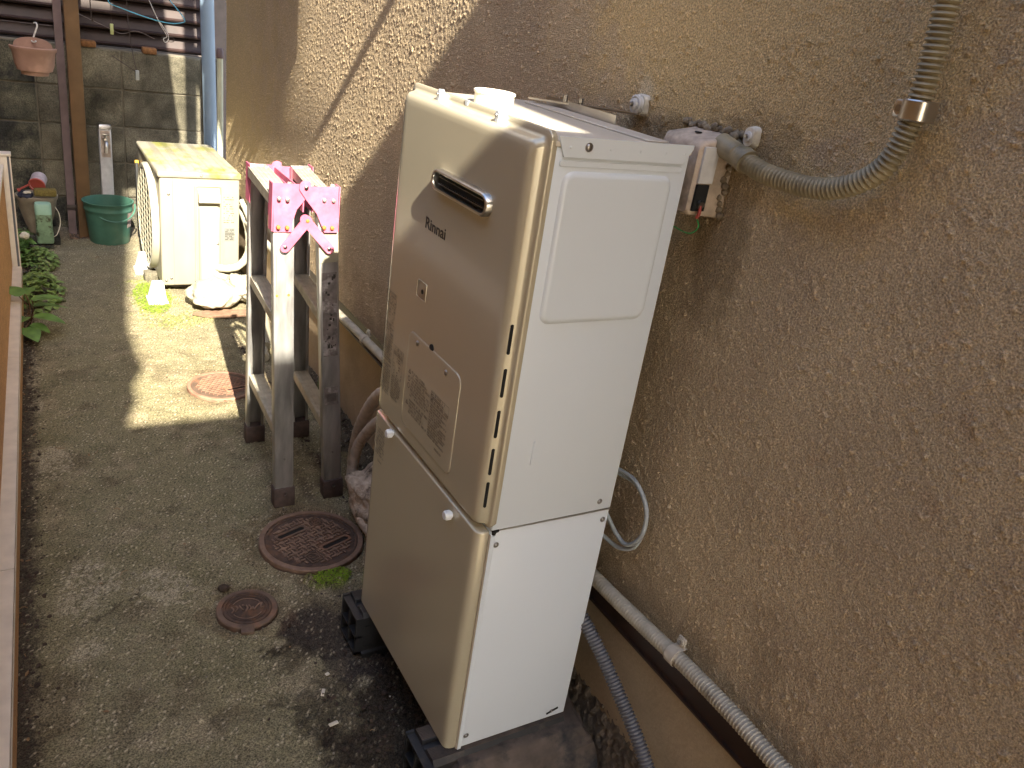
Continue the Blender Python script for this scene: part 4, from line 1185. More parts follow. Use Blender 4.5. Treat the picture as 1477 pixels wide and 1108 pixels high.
# braces under the lowest right tread, grey sheet
# pink plates, near pair and far pair
def plate(poly, y, th, mt=M['pink'], nm='hinge_plate'):
    bm = B(); prism(bm, poly, 'Y', y - th / 2, y + th / 2)
    return P(ld, nm, bm, mt, smooth=False)
def disc(cx, cz, r, n=14, a0=0, a1=2 * math.pi):
    return [(cx + r * math.cos(a0 + (a1 - a0) * k / n), cz + r * math.sin(a0 + (a1 - a0) * k / n)) for k in range(n + (0 if a1 - a0 > 6.2 else 1))]
def link(p, q_, w):
    p, q_ = Vector((p[0], 0, p[1])), Vector((q_[0], 0, q_[1]))
    a = math.atan2(q_.z - p.z, q_.x - p.x)
    return disc(q_.x, q_.z, w, 8, a - math.pi / 2, a + math.pi / 2) + disc(p.x, p.z, w, 8, a + math.pi / 2, a + 3 * math.pi / 2)
def hinge_set(y, sg, dx, dz, sc=1.0):
    """sg -1: outer face toward viewer"""
    X_ = lambda x: x * sc + dx
    Z_ = lambda z: z + dz
    pl = [(-0.0795, 0.930), (-0.012, 0.928), (0.000, 0.915), (0.002, 0.893), (-0.020, 0.865), (-0.029, 0.835), (-0.031, 0.808), (-0.0765, 0.808)]
    plate([(X_(a), Z_(b)) for a, b in pl], y, 0.003)
    pr = [(0.012, 0.9245)] + disc(0.0, 0.922, 0.017, 10, math.pi * 0.25, math.pi * 1.15) + [(0.000, 0.893), (0.030, 0.856), (0.052, 0.808), (0.0865, 0.808), (0.083, 0.926), (0.035, 0.924)]
    plate([(X_(a), Z_(b)) for a, b in pr], y + sg * 0.004, 0.003)
    l1 = link((-0.048, 0.770), (0.006, 0.839), 0.0125); plate([(X_(a), Z_(b)) for a, b in l1], y + sg * 0.0085, 0.003, nm='hinge_link')
    l2 = link((0.0, 0.842), (0.068, 0.765), 0.0125); plate([(X_(a), Z_(b)) for a, b in l2], y + sg * 0.0065, 0.0025, nm='hinge_link')
    for (x, z, m_) in ((-0.066, 0.893, M['alu']), (-0.045, 0.891, M['alu']), (-0.066, 0.822, M['rivetrust']), (-0.044, 0.821, M['rivetrust']),
                       (0.047, 0.892, M['alu']), (0.071, 0.891, M['alu']), (0.050, 0.822, M['rivetrust']), (0.071, 0.821, M['rivetrust']),
                       (0.0, 0.922, M['screw']), (0.006, 0.839, M['rivetrust']), (-0.048, 0.771, M['screw']), (0.066, 0.766, M['screw'])):
        bm = B(); h0 = y + sg * 0.004
        lathe(bm, [(0.0048, h0), (0.0048, h0 + sg * 0.0070), (0.0030, h0 + sg * 0.0082), (0, h0 + sg * 0.0084)], (X_(x), 0, Z_(z)), 12, 'Y')
        P(ld, 'rivet', bm, m_)
hinge_set(1.0690, -1, 0.0, 0.0)
hinge_set(1.4360, 1, 0.030, -0.030)
# folded pink flanges that wrap around the far end
for a6, nm in (((-0.058, -0.055, 1.39, 1.436, 0.800, 0.905), 'plate_flange'), ((0.117, 0.120, 1.39, 1.436, 0.80, 0.905), 'plate_flange'), ((-0.0815, -0.0785, 1.067, 1.10, 0.81, 0.929), 'plate_flange'),
               ((0.0855, 0.0885, 1.064, 1.10, 0.81, 0.925), 'plate_flange'), ((-0.004, -0.001, 1.072, 1.43, 0.858, 0.893), 'hinge_channel'), ((0.020, 0.023, 1.072, 1.43, 0.858, 0.893), 'hinge_channel')):
    bm = B(); box(bm, *a6); P(ld, nm, bm, M['pink'], smooth=False)

# ================================================================== MANHOLE COVERS
def manhole(cx, cy, R, label, m, seed, pattern='cross', z=0.006, rot=0.35):
    t = T('manhole_cover', label, 'manhole cover', (cx, cy, 0), 'cast iron covers set in the path')
    bm = B(); lathe(bm, [(R, -0.02), (R, z + 0.001), (R * 0.985, z + 0.003), (R * 0.90, z + 0.003), (R * 0.893, z - 0.002), (R * 0.88, z - 0.003)], (cx, cy, 0), 64)
    bm2 = B()
    P(t, 'frame_ring', bm, M['casttop'] if pattern == 'cross' else m)
    bm = B(); lathe(bm, [(R * 0.885, -0.01), (R * 0.885, z - 0.0005), (R * 0.87, z + 0.0012), (R * 0.825, z + 0.0012), (R * 0.82, z - 0.001), (0, z - 0.001)], (cx, cy, 0), 64)
    lid = P(t, 'lid', bm, M['castbase'] if pattern == 'cross' else M['castiron'])
    mt_ = M['casttop'] if pattern == 'cross' else m
    ca, sa = math.cos(rot), math.sin(rot)
    def tr(u, v): return (cx + u * ca - v * sa, cy + u * sa + v * ca)
    bm = B()
    ri = R * 0.80
    s = R * 0.085
    slots = [(-0.18 * R, 0.42 * R, 0.30 * R, 0.055 * R), (0.30 * R, -0.36 * R, 0.30 * R, 0.055 * R)]
    plates = [(-0.30 * R, -0.48 * R, 0.14 * R, 0.14 * R), (0.42 * R, 0.42 * R, 0.12 * R, 0.12 * R)]
    if pattern == 'cross':
        nn = int(ri / s) + 1
        for i in range(-nn, nn + 1):
            for j in range(-nn, nn + 1):
                u, v = i * s, j * s
                if math.hypot(u, v) > ri - s * 0.6: continue
                if any(abs(u - a) < c + s * 0.5 and abs(v - b) < dd_ + s * 0.9 for a, b, c, dd_ in slots): continue
                if any(abs(u - a) < c + s * 0.2 and abs(v - b) < dd_ + s * 0.2 for a, b, c, dd_ in plates): continue
                k = (i + 2 * j) % 5
                def cell_box(u0, v0, a, b):
                    p = tr(u0, v0)
                    obox(bm, (p[0], p[1], z - 0.0005), (ca, sa, 0), (-sa, ca, 0), (0, 0, 1), a, b, 0.0050)
                if k == 0:
                    cell_box(u, v, s * 0.9, s * 0.9)
                elif k in (1, 4):
                    cell_box(u, v, s * 1.0, s * 0.42)
                else:
                    cell_box(u, v, s * 0.42, s * 1.0)
    else:
        rows = int(ri / (s * 1.1)) + 1
        for j in range(-rows, rows + 1):
            for i in range(-rows, rows + 1):
                u, v = (i + 0.5 * (j % 2)) * s * 1.9, j * s * 1.15
                if math.hypot(u, v) > ri - s: continue
                if any(abs(u - a) < c + s and abs(v - b) < dd_ + s for a, b, c, dd_ in slots[1:]): continue
                pts = []
                for k in range(6):
                    a_ = math.pi * k / 5
                    p = tr(u + s * 0.85 * math.cos(a_), v + s * 0.8 * math.sin(a_))
                    pts.append((p[0], p[1], z + 0.0008))
                tube(bm, pts, s * 0.17, 5)
    P(lid, 'tread_pattern', bm, mt_, smooth=False, kind='stuff')
    for a, b, c, dd_ in (slots if pattern == 'cross' else slots[1:]):
        p = tr(a, b)
        bm = B(); pr_ = [tr(a + q0, b + q1) for q0, q1 in rrect(-c, c, -dd_, dd_, dd_ * 0.98, 5)]
        po = [tr(a + q0, b + q1) for q0, q1 in rrect(-c - 0.006, c + 0.006, -dd_ - 0.006, dd_ + 0.006, dd_, 5)]
        loft(bm, [(z - 0.002, po), (z + 0.0022, po), (z + 0.0024, pr_), (z + 0.0002, pr_)], 'Z', False, False)
        sl_ = P(lid, 'lifting_slot', bm, m)
        bm = B(); loft(bm, [(z - 0.0009, pr_), (z - 0.0004, pr_)], 'Z'); P(sl_ if False else lid, 'slot_dirt', bm, M['dark'], smooth=False)
    if pattern == 'cross':
        for a, b, c, dd_ in plates[:1] + plates[1:]:
            bm = B()
            for hh in (1.0, 0.62):
                po = [tr(a + q0, b + q1) for q0, q1 in rrect(-c * hh, c * hh, -dd_ * hh, dd_ * hh, 0.002, 2)]
                pi_ = [tr(a + q0, b + q1) for q0, q1 in rrect(-c * hh + 0.0022, c * hh - 0.0022, -dd_ * hh + 0.0022, dd_ * hh - 0.0022, 0.002, 2)]
                loft(bm, [(z - 0.002, po), (z + 0.0022, po), (z + 0.0022, pi_), (z - 0.002, pi_)], 'Z', False, False)
            p = tr(a, b)
            obox(bm, (p[0], p[1], z), (ca, sa, 0), (-sa, ca, 0), (0, 0, 1), c * 0.9, 0.002, 0.004)
            obox(bm, (p[0], p[1], z), (ca, sa, 0), (-sa, ca, 0), (0, 0, 1), 0.002, c * 0.9, 0.004)
            P(lid, 'cast_mark', bm, m, smooth=False)
    return t
manhole(-0.004, 0.868, 0.139, 'large brown round manhole cover before the ladder feet', M['castiron'], 1)
manhole(-0.028, 1.878, 0.120, 'sunlit rust-red manhole cover with scale pattern beyond the ladder', M['castiron2'], 2, 'scale', 0.004, 0.2)
# small valve cover with tab and raised script
vc = T('valve_cover', 'small rusty round valve cover with raised script and hinge tab', 'valve cover', (-0.227, 0.652, 0))
cx, cy = -0.227, 0.652
bm = B(); lathe(bm, [(0.071, -0.01), (0.071, 0.003), (0.069, 0.005), (0.058, 0.0055), (0.057, 0.002), (0.053, 0.002)], (cx, cy, 0), 56); P(vc, 'frame_ring', bm, M['castiron'])
bm = B(); lathe(bm, [(0.056, -0.005), (0.056, 0.0055), (0.054, 0.0065), (0.0505, 0.0065), (0.0495, 0.0035), (0.046, 0.0035), (0.0455, 0.0055), (0.043, 0.0055), (0.0425, 0.0024), (0, 0.0024)], (cx, cy, 0), 56); P(vc, 'lid', bm, M['castbase'])
bm = B(); bxp = Vector((cx, cy, 0)) + Vector((-0.02, -0.078, 0)); 
obox(bm, (cx - 0.016, cy - 0.074, 0.004), Vector((0.97, -0.22, 0)), Vector((0.22, 0.97, 0)), (0, 0, 1), 0.030, 0.026, 0.009, 0.002); P(vc, 'hinge_tab', bm, M['castiron'])
# raised script, traced as strokes in lid coordinates (u toward +X, v toward +Y)
strokes = [[(-0.034, -0.014), (-0.030, -0.004), (-0.036, 0.006)], [(-0.026, -0.010), (-0.021, 0.001), (-0.025, 0.009)], [(-0.018, 0.010), (-0.008, -0.008)], [(-0.012, 0.012), (-0.007, 0.009)],
           [(-0.002, 0.010), (0.001, 0.000), (-0.003, -0.010)], [(0.004, 0.010), (0.009, 0.000), (0.007, -0.008)], [(0.013, 0.004), (0.016, -0.006), (0.026, 0.012), (0.034, 0.016)], [(0.034, 0.016), (0.031, 0.004), (0.036, -0.002)]]
bm = B()
for s_ in strokes:
    pts = smoothpath([(cx + u * 0.98 + v * 0.25, cy + v * 0.95 - u * 0.22, 0.0046) for u, v in s_], 4)
    tube(bm, pts, 0.0020, 6)
for a0, a1 in ((math.radians(200), math.radians(320)), (math.radians(20), math.radians(140))):
    tube(bm, [(cx + 0.036 * math.cos(a0 + (a1 - a0) * k / 12), cy + 0.036 * math.sin(a0 + (a1 - a0) * k / 12), 0.0038) for k in range(13)], 0.0012, 5)
P(vc, 'raised_script', bm, M['casttop'])

# ================================================================== AC OUTDOOR UNIT
ac = T('outdoor_unit', 'ivory air conditioner outdoor unit with mossy lid in the sun', 'outdoor unit', (0.09, 3.2, 0))
ax0, ax1, ay0, ay1, az0, az1 = -0.077, 0.262, 2.90, 3.56, 0.035, 0.545
bm = B(); box(bm, ax0, ax1, ay0, ay1, az0, az1, 0.008, 3); P(ac, 'cabinet', bm, M['acwhite'])
bm = B(); box(bm, ax0 - 0.008, ax1 + 0.006, ay0 - 0.008, ay1 + 0.006, az1 - 0.018, az1 + 0.010, 0.008, 3); lid = P(ac, 'lid', bm, M['actop'])
for k in range(5):
    x = ax0 + 0.03 + k * 0.062
    bm = B(); loft(bm, [(az1 + 0.0085, rrect(x, x + 0.038, ay0 + 0.02, ay1 - 0.02, 0.006)), (az1 + 0.0135, rrect(x + 0.005, x + 0.033, ay0 + 0.026, ay1 - 0.026, 0.005))], 'Z', False, True); P(lid, 'lid_rib', bm, M['actop'])
bm = B(); box(bm, ax0 + 0.052, ax0 + 0.054, ay0 - 0.0012, ay0 + 0.01, az0 + 0.004, az1 - 0.02); P(ac, 'panel_seam', bm, M['slotgrey'], smooth=False)
bm = B(); loft(bm, [(ay0 + 0.002, rrect(0.066, 0.186, az0 + 0.012, 0.500, 0.012)), (ay0 - 0.004, rrect(0.068, 0.184, az0 + 0.014, 0.498, 0.012)), (ay0 - 0.005, rrect(0.073, 0.179, az0 + 0.019, 0.493, 0.010)), (ay0 - 0.001, rrect(0.075, 0.177, az0 + 0.021, 0.491, 0.009))], 'Y', False, False); P(ac, 'cover_rim', bm, M['acwhite'])
bm = B(); loft(bm, [(ay0 + 0.002, rrect(0.082, 0.172, 0.020, 0.41, 0.01)), (ay0 - 0.022, rrect(0.085, 0.169, 0.022, 0.40, 0.012)), (ay0 - 0.030, rrect(0.092, 0.162, 0.03, 0.34, 0.012))], 'Y', False, True); P(ac, 'valve_cover', bm, M['acbright'])
bm = B(); prism(bm, [(ay0 + 0.002, 0.488), (ay0 - 0.030, 0.462), (ay0 - 0.034, 0.428), (ay0 + 0.002, 0.424)], 'X', 0.080, 0.172); P(ac, 'hood', bm, M['acbright'], smooth=False)
for x, z in ((ax0 + 0.036, 0.455), (ax0 + 0.04, 0.07), (ax0 + 0.018, 0.06), (0.16, 0.24), (0.07, 0.052)):
    screw(ac, (x, ay0 - 0.001 if x != 0.16 else ay0 - 0.03, z), '-Y', 0.0045)
screw(ac, (0.095, ay0 - 0.009, az1 - 0.004), '-Y', 0.004)
# rating label
bm = B(); box(bm, 0.196, 0.240, ay0 - 0.0012, ay0 + 0.001, 0.245, 0.305); P(ac, 'rating_label', bm, M['label'], smooth=False)
rg = random.Random(4)
bm = B()
for r in range(7):
    x = 0.199
    while x < 0.236:
        w = rg.uniform(0.002, 0.006)
        if rg.random() < 0.75: box(bm, x, x + w, ay0 - 0.0018, ay0 - 0.0012, 0.250 + r * 0.0075, 0.254 + r * 0.0075)
        x += w + 0.0015
for r in range(12):
    x = 0.192
    while x < 0.232:
        w = rg.uniform(0.002, 0.005)
        if rg.random() < 0.5: box(bm, x, x + w, ay0 - 0.0008, ay0 - 0.0001, 0.33 + r * 0.0105, 0.3335 + r * 0.0105)
        x += w + 0.0018
P(ac, 'label_print', bm, M['print'], smooth=False, kind='stuff')
# fan guard on the front (faces the path)
fc = (3.18, 0.285)
bm = B(); fxp = ax0
lathe(bm, [(0.245, fxp + 0.004), (0.243, fxp - 0.022), (0.236, fxp - 0.030), (0.222, fxp - 0.030), (0.215, fxp - 0.022), (0.214, fxp + 0.004)], (0, *fc), 56, 'X'); P(ac, 'guard_ring', bm, M['acbright'])
bm = B(); lathe(bm, [(0.214, fxp - 0.001), (0, fxp - 0.001)], (0, *fc), 40, 'X'); P(ac, 'fan_opening', bm, M['slotgrey'])
bm = B()
for k in range(15):
    z = fc[1] - 0.205 + k * 0.0293
    hw_ = math.sqrt(max(0, 0.216 ** 2 - (z - fc[1]) ** 2))
    if hw_ > 0.02: box(bm, fxp - 0.028, fxp - 0.006, fc[0] - hw_, fc[0] + hw_, z - 0.003, z + 0.003)
for k in range(5):
    y = fc[0] - 0.16 + k * 0.08
    hw_ = math.sqrt(0.216 ** 2 - (y - fc[0]) ** 2)
    box(bm, fxp - 0.030, fxp - 0.026, y - 0.003, y + 0.003, fc[1] - hw_, fc[1] + hw_)
P(ac, 'fan_grille', bm, M['acwhite'], smooth=False)
bm = B(); box(bm, ax0 - 0.022, ax0 - 0.005, ay1 - 0.05, ay1 - 0.035, 0.43, 0.47, 0.003); P(ac, 'yellow_tag', bm, M['yellow'])
bm = B(); box(bm, ax0 - 0.022, ax0 - 0.007, 3.50, 3.53, 0.24, 0.46, 0.004); P(ac, 'side_hinge', bm, M['black'])
# legs rails
for y in (3.0, 3.42):
    bm = B(); box(bm, -0.05, 0.25, y - 0.02, y + 0.02, -0.01, 0.036, 0.004); P(ac, 'mount_rail', bm, M['wood'])
def plasfoot(x, y, label):
    bm = B()
    loft(bm, [(-0.005, rrect(x - 0.045, x + 0.04, y - 0.050, y + 0.055, 0.006, 3)), (0.012, rrect(x - 0.043, x + 0.038, y - 0.048, y + 0.053, 0.006, 3)), (0.018, rrect(x - 0.036, x + 0.032, y - 0.040, y + 0.045, 0.006, 3)), (0.085, rrect(x - 0.022, x + 0.024, y - 0.022, y + 0.03, 0.005, 3)), (0.09, rrect(x - 0.02, x + 0.022, y - 0.020, y + 0.028, 0.004, 3))], 'Z')
    solo('unit_foot', bm, M['whiteknob'], label, 'foot', (x, y, 0), group='white plastic feet of the outdoor unit')
plasfoot(-0.112, 2.79, 'white plastic foot at the near corner of the outdoor unit')
plasfoot(-0.110, 3.22, 'white plastic foot midway along the front of the outdoor unit')
bm = B(); box(bm, -0.13, -0.05, 3.05, 3.12, -0.01, 0.045, 0.006); solo('brick_shim', bm, M['block'], 'small pale block between the two white feet', 'block', (-0.09, 3.08, 0))
# refrigerant pipes, wrapped
g_ = 'wrapped pipes from the outdoor unit'
tp = M['acbright']
taped([(0.15, 2.885, 0.125), (0.20, 2.86, 0.125), (0.255, 2.86, 0.14), (0.297, 2.87, 0.20), (0.302, 2.9, 0.30), (0.285, 2.96, 0.37), (0.28, 3.05, 0.37)], 0.0165, 'refrigerant_pipe', 'thick ivory pipe looping up beside the outdoor unit', 'pipe', tp, g_, 4)
taped([(0.16, 2.88, 0.085), (0.20, 2.84, 0.085), (0.25, 2.83, 0.086), (0.30, 2.82, 0.09)], 0.016, 'refrigerant_pipe', 'short straight ivory pipe low beside the outdoor unit', 'pipe', tp, g_, 5)
taped([(0.275, 2.93, 0.43), (0.297, 2.89, 0.37), (0.303, 2.75, 0.30), (0.305, 2.6, 0.28)], 0.012, 'refrigerant_pipe', 'thin ivory pipe leaning from behind the unit to the wall', 'pipe', tp, g_, 6)
bm = lump((0.105, 2.70, 0.062), (0.105, 0.12, 0.058), 8.0, 0.22, 4); solo('vinyl_bundle', bm, M['bag'], 'big white vinyl-wrapped bundle on the ground under the unit', 'bundle', (0.1, 2.7, 0), angle=80)
bm = lump((0.232, 2.74, 0.075), (0.062, 0.10, 0.055), 2.0, 0.3, 4); solo('vinyl_bundle', bm, M['bag'], 'smaller white wrapped bundle against the wall beside the big one', 'bundle', (0.23, 2.7, 0), angle=80)
bm = B(); rnd = random.Random(9)
prism(bm, [(0.0, 2.60), (0.05, 2.56), (0.13, 2.545), (0.24, 2.55), (0.26, 2.60), (0.10, 2.63)], 'Z', 0.004, 0.016); solo('board_scrap', bm, M['board'], 'flat brown board scrap in front of the vinyl bundle', 'board', (0.12, 2.58, 0), smooth=False)
bm = B(); tube(bm, smoothpath([(0.245, 2.58, 0.045), (0.225, 2.40, 0.035), (0.20, 2.22, 0.022), (0.175, 2.07, 0.016)], 6), 0.017, 14); solo('drain_pipe', bm, M['acbright'], 'cream drain pipe lying on the soil behind the ladder leg', 'pipe', (0.2, 2.3, 0.03))
bm = B(); tube(bm, smoothpath([(0.27, 2.62, 0.12), (0.255, 2.46, 0.09), (0.23, 2.28, 0.05), (0.20, 2.15, 0.03)], 6), 0.020, 14); solo('drain_pipe', bm, M['acwhite'], 'upper sloping ivory duct beside the ladder, above the cream drain pipe', 'pipe', (0.25, 2.3, 0.08))

# ================================================================== BACK CORNER OBJECTS
# bucket
bk = T('bucket', 'green plastic bucket standing by the brown post', 'bucket', (-0.208, 3.74, 0))
c = (-0.208, 3.74, 0)
bm = B(); lathe(bm, [(0, 0.0), (0.092, 0.0), (0.095, 0.008), (0.109, 0.150), (0.112, 0.165), (0.116, 0.170), (0.116, 0.176), (0.113, 0.182), (0.117, 0.205), (0.122, 0.208), (0.122, 0.214), (0.1155, 0.214), (0.110, 0.17), (0.092, 0.010), (0, 0.008)], c, 40); P(bk, 'body', bm, M['bucket'], angle=60)
bm = B(); hp = []
for k in range(17):
    a = math.pi * k / 16
    hp.append((-0.208 - 0.118 * math.cos(a) * 0.9 + 0.02, 3.74 - 0.118 * math.sin(a) * 1.0 - 0.006, 0.196 - 0.065 * math.sin(a)))
tube(bm, hp, 0.004, 8); P(bk, 'handle', bm, M['bucket'])
bm = B()
for (a0, a1, z0_, z1_, m_) in ((-0.75, -0.35, 0.085, 0.165, 0),):
    n = 8
    for k in range(n):
        b0, b1 = a0 + (a1 - a0) * k / n, a0 + (a1 - a0) * (k + 1) / n
        def pt(a, z): r = 0.0965 + (z - 0.008) * 0.0986 + 0.0012; return bm.verts.new((c[0] + r * math.cos(a), c[1] + r * math.sin(a), z))
        bm.faces.new((pt(b0, z0_ + 0.004 * (k % 3)), pt(b1, z0_ + 0.004 * ((k + 1) % 3)), pt(b1, z1_), pt(b0, z1_)))
P(bk, 'faded_sticker', bm, M['peel'])
# standpipe
sp = T('water_standpipe', 'grey square standpipe with a silver tap in front of the blocks', 'standpipe', (-0.19, 3.93, 0))
bm = B(); box(bm, -0.219, -0.161, 3.90, 3.955, -0.02, 0.545, 0.004); P(sp, 'column', bm, M['boxgrey'])
bm = B(); loft(bm, [(0.545, rrect(-0.222, -0.158, 3.896, 3.958, 0.006)), (0.560, rrect(-0.221, -0.159, 3.897, 3.957, 0.006)), (0.566, rrect(-0.216, -0.164, 3.902, 3.952, 0.006))], 'Z'); P(sp, 'cap', bm, M['screw'])
bm = B(); box(bm, -0.212, -0.168, 3.8985, 3.901, 0.40, 0.535, 0.0008, 1); P(sp, 'back_plate', bm, M['boxw'])
bm = B(); lathe(bm, [(0.014, 3.899), (0.014, 3.892), (0.010, 3.890), (0.010, 3.860), (0.0, 3.859)], (-0.191, 0, 0.492), 16, 'Y'); tube(bm, smoothpath([(-0.191, 3.868, 0.49), (-0.191, 3.845, 0.486), (-0.194, 3.83, 0.468), (-0.198, 3.826, 0.436)], 6), 0.0085, 12)
tap = P(sp, 'tap', bm, M['chrome'])
bm = B(); tube(bm, [(-0.191, 3.872, 0.497), (-0.191, 3.872, 0.518)], 0.006, 10); bar(bm, (-0.209, 3.872, 0.521), (-0.173, 3.872, 0.521), 0.010, 0.007, bev=0.002); P(tap, 'tap_handle', bm, M['chrome'])
# hanging planter, half round, on a hook
hp_ = T('hanging_planter', 'pinkish terracotta wall planter hanging at the upper left', 'planter', (-0.488, 3.70, 0.82))
bm = B()
def half(r, z, d=1.0, n=18):
    return [(-0.488 + r * math.cos(math.pi + math.pi * k / n), 3.735 + r * 0.85 * math.sin(math.pi + math.pi * k / n), z) for k in range(n + 1)]
prof = [(0.045, 0.800), (0.056, 0.802), (0.060, 0.818), (0.074, 0.822), (0.083, 0.850), (0.090, 0.905), (0.0965, 0.912), (0.0985, 0.925), (0.0925, 0.928), (0.086, 0.905), (0.078, 0.850), (0.05, 0.815)]
R_ = [[bm.verts.new(p) for p in half(r, z)] for r, z in prof]
for i in range(len(R_) - 1):
    for k in range(18):
        bm.faces.new((R_[i][k], R_[i][k + 1], R_[i + 1][k + 1], R_[i + 1][k]))
bm.faces.new(R_[0]); bm.faces.new(list(reversed(R_[-1])))
P(hp_, 'pot', bm, M['terra'], angle=50)
bm = B(); pb = [(-0.488 - 0.0965, 0.925)] + [(-0.488 + 0.080 * math.cos(math.pi - math.pi * k / 14), 0.925 + 0.042 * math.sin(math.pi * k / 14) ** 0.8) for k in range(15)] + [(-0.488 + 0.0965, 0.925), (-0.488 + 0.055, 0.803), (-0.488 - 0.055, 0.803)]
prism(bm, pb, 'Y', 3.736, 3.742); P(hp_, 'back_plate', bm, M['terra'], smooth=False)
bm = B(); tube(bm, smoothpath([(-0.475, 3.70, 0.955), (-0.484, 3.715, 0.948), (-0.492, 3.742, 0.953), (-0.482, 3.748, 0.968), (-0.470, 3.745, 1.0), (-0.464, 3.745, 1.018), (-0.468, 3.752, 1.030), (-0.476, 3.765, 1.028)], 6), 0.0036, 8); solo('s_hook', bm, M['hook'], 'white S-hook holding the terracotta planter', 'hook', (-0.475, 3.74, 0.96))
bm = B(); tube(bm, [(-0.9, 3.77, 1.023), (-0.40, 3.77, 1.023)], 0.0022, 8); solo('hanging_wire', bm, M['darkwire'], 'taut dark wire that the S-hook hangs on', 'wire', (-0.6, 3.77, 1.023))
# cream bowl with things in it
bm = B(); lathe(bm, [(0, 0.04), (0.045, 0.04), (0.050, 0.055), (0.072, 0.13), (0.088, 0.205), (0.093, 0.212), (0.094, 0.228), (0.088, 0.230), (0.083, 0.20), (0.06, 0.10), (0, 0.08)], (-0.528, 3.73, 0.01), 36)
solo('flower_pot', bm, M['bowl'], 'dirty cream round pot holding oddments at the far left', 'pot', (-0.528, 3.73, 0.04), angle=60)
bm = B(); box(bm, -0.60, -0.44, 3.66, 3.85, -0.02, 0.045, 0.01); solo('pot_stand', bm, M['block2'], 'low dark slab under the cream pot', 'slab', (-0.53, 3.74, 0))
cn = T('enamel_can', 'faded pink and white can with red rim lying in the cream pot', 'can', (-0.52, 3.73, 0.26))
bm = B()
def canp(r, h): return (r, h)
lathe(bm, [(0.0, 0.035), (0.033, 0.035), (0.035, 0.03), (0.035, -0.03), (0.031, -0.03), (0.031, 0.025), (0.0, 0.027)], (0, 0, 0), 28, 'Y')
rot = Matrix.Rotation(math.radians(22), 4, 'X') @ Matrix.Rotation(math.radians(-14), 4, 'Z')
for v in bm.verts: v.co = (rot @ v.co) + Vector((-0.516, 3.715, 0.305))
P(cn, 'body', bm, M['canwhite'])
bm = B(); lathe(bm, [(0.0365, -0.026), (0.0375, -0.030), (0.0365, -0.034), (0.0315, -0.034), (0.0305, -0.02)], (0, 0, 0), 28, 'Y')
for v in bm.verts: v.co = (rot @ v.co) + Vector((-0.516, 3.715, 0.305))
P(cn, 'rim', bm, M['canred'])
bm = B(); tube(bm, smoothpath([(-0.548, 3.70, 0.298), (-0.570, 3.70, 0.284), (-0.592, 3.70, 0.272), (-0.598, 3.70, 0.266)], 5), 0.0045, 8); tube(bm, [(-0.598, 3.70, 0.266), (-0.606, 3.70, 0.262)], 0.010, 12); solo('toy_shovel', bm, M['canred'], 'small red-handled tool leaning on the can', 'tool', (-0.58, 3.7, 0.27))
bm = B(); box(bm, -0.540, -0.442, 3.635, 3.685, 0.248, 0.284, 0.009, 2); solo('sponge', bm, M['sponge'], 'olive mossy sponge block on the front of the cream pot', 'sponge', (-0.49, 3.66, 0.25))
bm = lump((-0.575, 3.69, 0.245), (0.032, 0.04, 0.020), 5, 0.3); solo('navy_cloth', bm, M['navy'], 'dark navy cloth bunched in the cream pot', 'cloth', (-0.575, 3.69, 0.245))
bm = lump((-0.568, 3.665, 0.262), (0.018, 0.014, 0.006), 6, 0.3); solo('white_rag', bm, M['chip'], 'small white scrap on the navy cloth', 'scrap', (-0.568, 3.665, 0.262))
jr = T('plastic_jar', 'pale green square jar with mint lid and algae stains', 'jar', (-0.508, 3.58, 0.0))
bm = B(); loft(bm, [(0.04, rrect(-0.544, -0.474, 3.55, 3.615, 0.014)), (0.05, rrect(-0.546, -0.472, 3.548, 3.617, 0.015)), (0.185, rrect(-0.544, -0.474, 3.55, 3.615, 0.015))], 'Z'); P(jr, 'body', bm, M['jar'])
bm = B(); loft(bm, [(0.182, rrect(-0.545, -0.473, 3.549, 3.616, 0.018)), (0.225, rrect(-0.545, -0.473, 3.549, 3.616, 0.018)), (0.232, rrect(-0.541, -0.477, 3.553, 3.612, 0.016)), (0.230, rrect(-0.535, -0.483, 3.559, 3.606, 0.012))], 'Z'); P(jr, 'lid', bm, M['jarlid'])
bm = B(); tube(bm, smoothpath([(-0.455, 3.62, 0.205), (-0.440, 3.62, 0.17), (-0.438, 3.62, 0.12), (-0.455, 3.60, 0.075), (-0.47, 3.60, 0.06)], 6), 0.0022, 6); solo('cream_wire', bm, M['chip'], 'thin cream wire curling down beside the green jar', 'wire', (-0.45, 3.6, 0.07))
bm = lump((-0.598, 3.36, 0.135), (0.020, 0.02, 0.016), 4, 0.25); solo('white_figurine', bm, M['chip'], 'small white garden ornament half hidden in leaves', 'ornament', (-0.6, 3.36, 0.12))

# clothes hangers and wires on a line
bm = B(); tube(bm, [(-0.75, 3.25, 1.40), (-0.035, 3.25, 1.40)], 0.012, 14); solo('laundry_pole', bm, M['alu'], 'horizontal laundry pole just above the view with hangers on it', 'pole', (-0.2, 3.25, 1.40))
bm = B()
tube(bm, smoothpath([(-0.205, 3.2, 1.178), (-0.212, 3.2, 1.188), (-0.200, 3.21, 1.204), (-0.10, 3.24, 1.265), (-0.055, 3.25, 1.288), (0.0, 3.24, 1.255), (0.075, 3.21, 1.175), (0.088, 3.2, 1.150), (0.082, 3.2, 1.141), (0.03, 3.2, 1.1315), (-0.06, 3.2, 1.142), (-0.205, 3.2, 1.178)], 8), 0.0024, 8)
tube(bm, smoothpath([(-0.055, 3.25, 1.288), (-0.055, 3.25, 1.33), (-0.040, 3.25, 1.37), (-0.050, 3.25, 1.410), (-0.068, 3.25, 1.414), (-0.078, 3.25, 1.40)], 6), 0.0022, 8)
